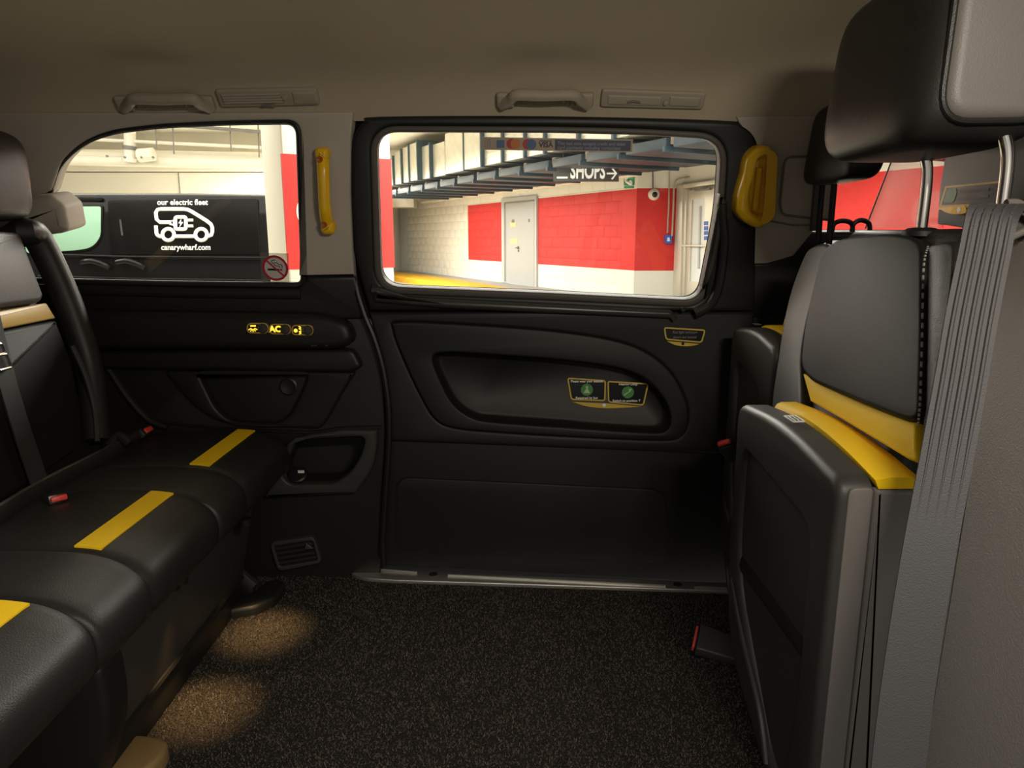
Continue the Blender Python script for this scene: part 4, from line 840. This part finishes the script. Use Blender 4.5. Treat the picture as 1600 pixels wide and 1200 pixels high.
def steel_door(pl, fr, lf, label, small=False):
    t = thing('steel_door', pl.hit((fr[2][0] + fr[3][0]) / 2, fr[2][1]), label, 'door', 'grey steel doors in the garage wall')
    pan('frame', fr, pl, 0.05, 0.12, m_gframe, t, holes=[grow(lf, 0.4)], bev=0.004)
    lf_ = pan('leaf', lf, pl, 0.0, 0.06, m_gdoor, t, bev=0.003)
    return lf_
d1 = steel_door(GW, [(783,310),(838,305),(838,450),(784,441)], [(787.5,317),(834.5,313),(834,447.5),(788,440)], 'grey steel door set between red painted panels of the garage wall')
pan('door_closer', [(788,316),(834,311.5),(834,313.8),(788,318.3)], GW, .06, .05, m_pdark, d1, bev=.003)
for a_ in ([(797,347),(806,346),(806,354),(797,354.5)], [(797,373),(808,372.5),(808,381),(797,381)]): pan('warning_plate', a_, GW, .006, .006, M('cream_plate', (.75, .62, .32), .5) if 'cream_plate' not in bpy.data.materials else bpy.data.materials['cream_plate'], d1, bev=0)
pan('warning_mark', [(800,343),(803,343),(804,348),(799,348)], GW, .008, .006, m_pdark, d1, bev=0); pan('warning_mark', [(825,342),(827.5,342),(827.5,347),(825,347)], GW, .008, .006, m_pdark, d1, bev=0)
c = GW.hit(810, 388, .03); mk('lever_handle', join(lathe(GW.hit(810, 387, 0), GW.n, [(.035, 0), (.035, .02), (.01, .05), (.01, .07)], 12), tube([GW.hit(810, 387, .06), GW.hit(805, 387.5, .06)], .012, 8), lathe(GW.hit(810.5, 392, 0), GW.n, [(.025, 0), (.025, .02), (.005, .02)], 12)), m_pdark, d1)
PE = Pl((0, 25.6, 0), (0, -1, 0), (1, 0, 0))
d2 = steel_door(PE, [(622,328.5),(646,328),(646,425),(622,424)], [(624.5,331),(643.5,330.5),(643.5,424),(624.5,423)], 'narrow grey steel door in the far white end wall')
pan('leaf_joint', [(633.8,332),(634.6,332),(634.6,423),(633.8,423)], PE, .004, .004, m_gframe, d2, bev=0)
mk('wall_socket', pbox(PE, *sorted((PE.uv(PE.hit(646.5, 375)).x, PE.uv(PE.hit(649.5, 375)).x)), PE.uv(PE.hit(648, 378)).y, PE.uv(PE.hit(648, 372)).y, 0, .05), m_pdark, label='tiny dark switch on the wall beside the narrow grey door', cat='switch')
mk('wall_fixture', pbox(GW, *sorted((GW.uv(GW.hit(710, 306)).x, GW.uv(GW.hit(718.5, 306)).x)), GW.uv(GW.hit(714, 312)).y, GW.uv(GW.hit(714, 301)).y, 0, .12, .01), m_pdark, label='small dark box fixture high on the wall left of the grey door', cat='fixture')

# entrance with glazed steel door
gd = thing('glazed_door', GD.hit(1085, 470), 'pale steel glazed entrance door with a push bar beside the red wall', 'door')
m_ss = M('pale_brushed_steel', (.66, .62, .52), .35, metal=.4, var=.08)
pan('frame_post', [(1057,290),(1067,288.5),(1062,480),(1050,480)], GD, .06, .16, m_ss, gd, bev=.01)
pan('frame_post', [(1068,296),(1073,295),(1068,480),(1063,480)], GD, .02, .10, m_ss, gd, bev=.01)
pan('frame_head', [(1058,289),(1150,276),(1150,283),(1058,296)], GD, .05, .14, m_ss, gd, bev=.01)
pan('leaf', [(1075,298),(1150,289),(1150,490),(1069,485)], GD, -.02, .06, m_ss, gd, holes=[[(1081,312),(1101,310),(1097,441),(1077,440)]], bev=.006)
pan('glass_pane', [(1080,311),(1102,309),(1098,442),(1076,441)], GD, -.05, .01, m_doorglass, gd, bev=0)
pan('push_bar', [(1062,382.5),(1120,383),(1120,385.5),(1062,385)], GD, .05, .03, m_pipe, gd, bev=.005)
pan('door_closer', [(1084,295.5),(1108,293),(1108,296.5),(1084,298.5)], GD, .04, .06, m_pdark, gd, bev=.005)
pan('glazing_bar', [(1092.5,322),(1095,322),(1092,420),(1089.5,420)], GD, -.03, .02, m_gframe, gd, bev=0)
for y in (346, 353.5, 361, 369): pan('blue_sign', [(1100,y),(1106,y-.4),(1105.5,y+6),(1099.6,y+6.2)], GD, -.012, .01, m_blue, gd, bev=0)
# signs, camera, conduits
t = thing('phone_sign', GW.hit(982, 298, .02), 'green emergency telephone sign high on the white garage wall', 'sign')
pan('plate', [(974.5,272.5),(990,271.5),(990,289),(974.5,289.5)], GW, .03, .02, m_sgreen, t, bev=0)
pan('caption_plate', [(975,291),(989,290.5),(989,294),(975,294.5)], GW, .03, .02, m_sgreen, t, bev=0)
mk('handset', tube(cr([GW.hit(x, y, .045) for x, y in [(979,276),(978,281),(981,285),(986,286.5)]], 4), .028, 8, radii=None), m_white, t)
mk('handset_ends', join(*[lathe(GW.hit(x, y, .035), GW.n, [(.05, 0), (.05, .02), (.01, .02)], 10) for x, y in ((980, 276), (986, 286))]), m_white, t)
t = thing('dome_camera', PF.hit(1020, 312), 'white dome camera on the red wall beside the glazed door', 'security camera')
mk('housing', lathe(PF.hit(1021, 304), (0, -1, 0), [(.10, 0), (.105, .04), (.095, .08), (.06, .12), (.02, .135)], 20), m_pipe, t); mk('lens', lathe(PF.hit(1022.5, 304, .10), (0.15, -1, -.1), [(.052, 0), (.05, .03), (.03, .045), (.01, .05)], 16), m_sblack, t)
mk('stem', tube([PF.hit(1020, 297, .03), PF.hit(1020, 268, .03)], .014, 8), m_pdark, t)
t = thing('blue_call_box', PF.hit(1044, 381), 'small blue access switch box on the red wall', 'switch box')
pan('box', [(1040,367),(1050,367),(1050,381),(1040,381)], PF, .10, .10, m_blue, t, bev=.01); pan('white_symbol', [(1043,371),(1046,371),(1047,377),(1042.5,377)], PF, .105, .005, m_white, t, bev=0)
mk('conduit', tube([PF.hit(x, y, .08) for x, y in [(1046,250),(1045,320),(1043,364)]], .014, 8), m_cond, label='straight white conduit dropping down the red wall', cat='conduit', group='conduits by the glazed door')
mk('conduit', tube(cr([PF.hit(x, y, .10) for x, y in [(1050,369),(1052,330),(1053,296),(1055,284),(1062,279),(1080,276),(1092,274)]], 5), .016, 8), m_cond, label='bent white conduit running over the glazed door', cat='conduit', group='conduits by the glazed door')
mk('conduit', tube([PF.hit(x, y, .35) for x, y in [(960,269),(1040,260),(1130,249)]], .02, 8), m_cond, label='sloping white pipe above the dome camera', cat='conduit', group='conduits by the glazed door')
mk('conduit', tube([PF.hit(x, y, .30) for x, y in [(1098,263),(1098,275)]], .014, 8), m_cond, label='short white pipe drop above the glazed door', cat='conduit', group='conduits by the glazed door')
SP = Pl((0, 12.0, 0), (0, -1, 0), (1, 0, 0))
t = thing('shops_sign', SP.hit(916, 284), 'charcoal hanging sign reading SHOPS with an arrow', 'sign')
pan('board', [(865,246),(967,246),(967,283.5),(865,283.5)], SP, .03, .06, m_sign, t, bev=.004)
q = SP.uv(SP.hit(918.5, 268, .035)); text('lettering', 'SHOPS', .34, SP, q.x, q.y, .034, m_shopw, t, sx=.56, bold=.010)
mk('arrow', join(tube([SP.hit(948, 271, .034), SP.hit(963, 271, .034)], .014, 6), tube([SP.hit(956, 262, .034), SP.hit(963, 271, .034), SP.hit(956, 280, .034)], .014, 6)), m_shopw, t)
pan('pictogram', [(870,276),(887,276),(887,279),(870,279)], SP, .034, .004, m_shopw, t, bev=0)
mk('hanger', tube([SP.hit(880, 246, 0), SP.hit(880, 225, 0)], .012, 6), m_pdark, t)

# duct with flanges
DP = Pl((0, 13.2, 0), (-2, -1, 0), (1, -2, 0))
du = thing('air_duct', DP.at(0, 2.25, -.5), 'long galvanised air duct with navy flanges under the garage ceiling', 'air duct')
us = [DP.uv(DP.hit(x, 262)).x for x in (600, 616, 629, 641, 656, 671, 694, 726, 756, 787, 822, 853, 905, 960, 1040)]
us = [u for u in us]
for i in range(len(us) - 1):
    hgt = (.70, .80, .84, .86, .74, .72, .84, .95, 1.0, 1.0, 1.0, 1.0, 1.0, 1.0)[i]; of = (0, 0, 0, .02, -.05, -.08, -.02, .02, 0, 0, 0, 0, 0, 0)[i]
    g = pbox(DP, us[i] + .02, us[i + 1] - .02, 2.27, 2.25 + hgt, -1.1, of, .01)
    mk('duct_section', g, m_steel, du)
    mk('flange', pbox(DP, us[i + 1] - .035, us[i + 1] + .035, 2.25, 2.25 + hgt + .03, -1.1, of + .05, .008), m_flange, du)
    if i >= 8:
        mk('stiffening_ribs', join(*[pbox(DP, us[i] + .08, us[i + 1] - .08, 2.40 + k * .07, 2.42 + k * .07, of - .01, of + .012) for k in range(8)]), m_steel, du)
# navy trays slung below it, reaching towards the wall
nt_ = 0
for k in range(15):
    u0 = -8.2 + k * .98
    t = thing('cable_tray', DP.at(u0 + .3, 2.06, -1), 'navy cable tray slung under the air duct, %s from the far end' % ['first','second','third','fourth','fifth','sixth','seventh','eighth','ninth','tenth','eleventh','twelfth','thirteenth','fourteenth','fifteenth'][k], 'cable tray', 'navy trays under the duct')
    mk('tray', pbox(DP, u0, u0 + .84, 2.03, 2.16, -1.92, -.04, .01), m_navy, t)
    mk('dusty_lip', pbox(DP, u0 + .85, u0 + .95, 2.08, 2.20, -1.80, -.10, .01), m_brown, t)
    mk('lower_rail', pbox(DP, u0 + .80, u0 + .85, 1.99, 2.06, -1.90, -.02, .005), m_flange, t)
for i, (v_, z, r, l_) in enumerate(((2.14, .45, .035, 'upper cream pipe along the top of the block wall'), (2.05, .16, .05, 'lower thick cream pipe along the top of the block wall'))):
    mk('wall_pipe', tube([GW.at(ux(-2.5), v_ - .02, z), GW.at(ux(2.5), v_, z)], r, 10), m_pipe, label=l_, cat='pipe', group='pipes along the block wall')
mk('side_duct', join(box(-3.66, -2.80, 22.4, 23.2, 1.85, 2.35, .02)), m_steel, label='small galvanised duct box above the narrow grey door', cat='air duct')
mk('ceiling_beam', box(-5.5, 1.5, 20.2, 20.8, 2.95, 3.3, .02), m_cream, label='cream ceiling beam above the duct at the far end', cat='beam')

# ceiling pipes seen through the rear window
def ypipe(name, pts, r, Y, label, mat=m_pipe):
    P_ = Pl((0, Y, 0), (0, -1, 0), (1, 0, 0)); return mk(name, tube([P_.hit(x, y) for x, y in pts], r, 14), mat, label=label, cat='pipe', group='pipes behind the rear quarter window')
ypipe('ceiling_pipe', [(20,240),(420,247)], .10, 13.6, 'thick upper white ceiling pipe above the black van')
ypipe('ceiling_pipe', [(20,249),(420,257)], .085, 13.4, 'thick lower white ceiling pipe above the black van')
ypipe('ceiling_pipe', [(60,214),(420,231)], .028, 13.2, 'thin white ceiling pipe above the thick pair')
ypipe('ceiling_pipe', [(200,190),(420,207)], .03, 13.0, 'thin dark ceiling pipe at the top of the rear window', m_pdark)
P_ = Pl((0, 13.2, 0), (0, -1, 0), (1, 0, 0))
t = thing('drop_pipe', P_.hit(202, 252), 'short thick vertical white pipe with collar above the black van', 'pipe')
mk('barrel', tube([P_.hit(203, 195), P_.hit(202, 251)], .095, 16), m_pipe, t)
mk('collar', tube([P_.hit(202, 228), P_.hit(202, 234)], .115, 16), m_pdark, t); mk('collar', tube([P_.hit(202, 247), P_.hit(202, 253)], .115, 16), m_pipe, t)
for x in (168, 196, 222, 240): mk('bolt', lathe(P_.hit(x, 246 if x > 190 else 244, .1), (0, -1, 0), [(.02, 0), (.02, .03), (.005, .03)], 8), m_pdark, t)
mk('coupling', tube([P_.hit(217, 243, .02), P_.hit(240, 241, .02)], .115, 14), m_pipe, t)
for i, (x, y0, y1) in enumerate(((244, 196, 233), (271, 192, 241), (360, 188, 236), (404, 190, 246))):
    mk('pipe_hanger', tube([V((P_.hit(x, y0, .1).x, 13.1, 3.3)), P_.hit(x + 1, y1, .1)], .012, 6), m_pdark, label=('first', 'second', 'third', 'fourth')[i] + ' thin hanger rod from the left holding the ceiling pipes', cat='hanger rod', group='pipe hanger rods')

# column with red band
ca = V((-1.69, 5.62, 0)); cb = V((-0.93, 6.0, 0)); cc = V((-2.12, 6.48, 0)); cdv = cb + (cc - ca)
col = thing('column', (ca + cdv) / 2 + V((0, 0, ZR)), 'cream square garage column with a red band and white disc', 'column')
mk('shaft', hexa([(*p.xy, ZR) for p in (ca, cb, cdv, cc)] + [(*p.xy, 3.3) for p in (ca, cb, cdv, cc)], .015), m_cream, col)
CF = Pl(ca, (1, -2, 0), (2, 1, 0)); Lc = (cb - ca).length
mk('red_band', pbox(CF, -.002, Lc + .004, .69, 1.555, -.05, .004), m_redp, col)
q = CF.uv(CF.hit(497, 332, .006)); mk('white_disc', slab(CF, circ(q.x, q.y, .165, 32), .003, .007, (), 0), m_white, col)

# black van parked outside
vn = thing('black_van', (-4.6, 9.9, ZR), 'gloss black van with white electric car logo parked outside the rear window', 'van')
YZ = Pl((-2.2, 0, 0), (1, 0, 0), (0, 1, 0))
sec = rnd([(9.10,-.10,.05),(9.0,.30,.06),(9.02,.62,.10),(9.14,1.20,.20),(9.22,1.47,.05),(9.5,1.50,.2),(10.5,1.50,.2),(10.85,1.2,.2),(10.95,.5,.1),(10.9,-.10,.05)], .05, 6)
mk('body', loft([[V((x, q.x + (q.x < 9.9) * dx, q.y - dz * max(0, (q.y + .1) / 1.66))) for q in sec] for x, dx, dz in ((-7.4, .12, .12), (-7.2, .03, .03), (-6.5, 0, 0), (-4, 0, 0), (-2.9, 0, .02), (-2.4, .02, .25), (-1.95, .06, .75))]), m_vblack, vn, ang=40)
VS = Pl((0, 9.02, 0.62), (0, -.58, .12), (1, 0, 0))
sw_ = pan('side_window', rnd([(40,319,8),(161,320,5),(160,372,18),(146,390,16),(122,394,8),(40,400,8)], 8), VS, .012, .03, m_vmatt, vn, bev=.004)
pan('window_pane', rnd([(40,323,6),(157.5,322.5,4),(157,371,16),(143,387,14),(120,391,8),(40,396,8)], 8), VS, .018, .01, m_mint, sw_, bev=.002)
pan('window_gasket', rnd([(62,306,4),(160,308,4),(160,314,3),(62,313,3)], 3), VS, .012, .02, m_vmatt, vn, bev=.004)
pan('glazing_panel', rnd([(168,312,6),(403,310,4),(406,398,4),(172,398,6)], 5), VS, .012, .02, m_vmatt, vn, bev=.004)
lo_ = lambda zx, zy: (60 + zx / 3.636, 280 + zy / 3.636)
lw = .0235
def stroke(z_, closed=False, r=lw): return tube([VS.hit(*lo_(*p), .016) for p in z_], r, 6, closed, flat=.3, up=VS.n.cross(V((1, 0, 0)))) if False else tube([VS.hit(*lo_(*p), .014) for p in z_], r, 8, closed)
lg = [stroke(cr([(668,265),(670,295),(674,315),(690,325),(706,325)], 4)), stroke([(775,325),(888,325)]), stroke([(748,245),(690,245),(672,228),(668,190),(678,174),(694,170),(828,170),(850,174),(872,185),(955,236),(980,256),(988,275),(988,300),(982,318),(962,325)]),
      stroke([lambda a: 0][0:0] or [(738 + 33 * math.cos(k * .3142), 315 + 33 * math.sin(k * .3142)) for k in range(20)], True), stroke([(925 + 33 * math.cos(k * .3142), 315 + 33 * math.sin(k * .3142)) for k in range(20)], True),
      stroke(rnd([(778,215),(838,215),(838,284),(778,284)], 14, 4), True), stroke([(838,233),(880,233)], r=.018), stroke([(838,266),(880,266)], r=.018), stroke([(750,238),(770,234),(770,262),(750,256)], True, .016)]
mk('logo', join(*lg), m_white, vn)
pan('logo_bolt', [lo_(*p) for p in ((812,222),(795,250),(806,252),(800,274),(822,244),(810,242))], VS, .018, .004, m_white, vn, bev=0)
q = VS.uv(VS.hit(*lo_(818, 132), .016)); text('lettering', 'our electric fleet', .096, VS, q.x, q.y, .016, m_white, vn, sx=.97, bold=.0022)
q = VS.uv(VS.hit(*lo_(838, 388), .016)); text('lettering', 'canarywharf.com', .096, VS, q.x, q.y, .016, m_white, vn, sx=.93, bold=.0022)
VL = Pl((0, 8.99, .4), (0, -1, 0), (1, 0, 0))
for x in (150, 205): mk('door_handle', tube(cr([VL.hit(x - 22, 410, .01), VL.hit(x - 8, 408, .05), VL.hit(x + 8, 412, .05), VL.hit(x + 20, 418, .01)], 5), .035, 10), m_vblack, vn)
mk('shoulder_crease', tube([VL.hit(x, y, .0) for x, y in [(60,398),(200,402),(480,404)]], .022, 10), m_vmatt, vn)
mk('sill_crease', tube([VL.hit(x, y, .0) for x, y in [(60,432),(200,436),(480,440)]], .022, 10), m_vmatt, vn)
for x in (-6.4, -3.2):
    mk('wheel', lathe((x, 9.0, ZR + .33), (0, 1, 0), [(.10, 0), (.2, .0), (.30, -.02), (.33, .02), (.33, .2), (.28, .22)], 28), m_tyre, vn)
pan('trim_line', [(186,343),(189,343),(192.5,368),(189.5,368)], VS, .018, .006, m_shell, vn, bev=0)
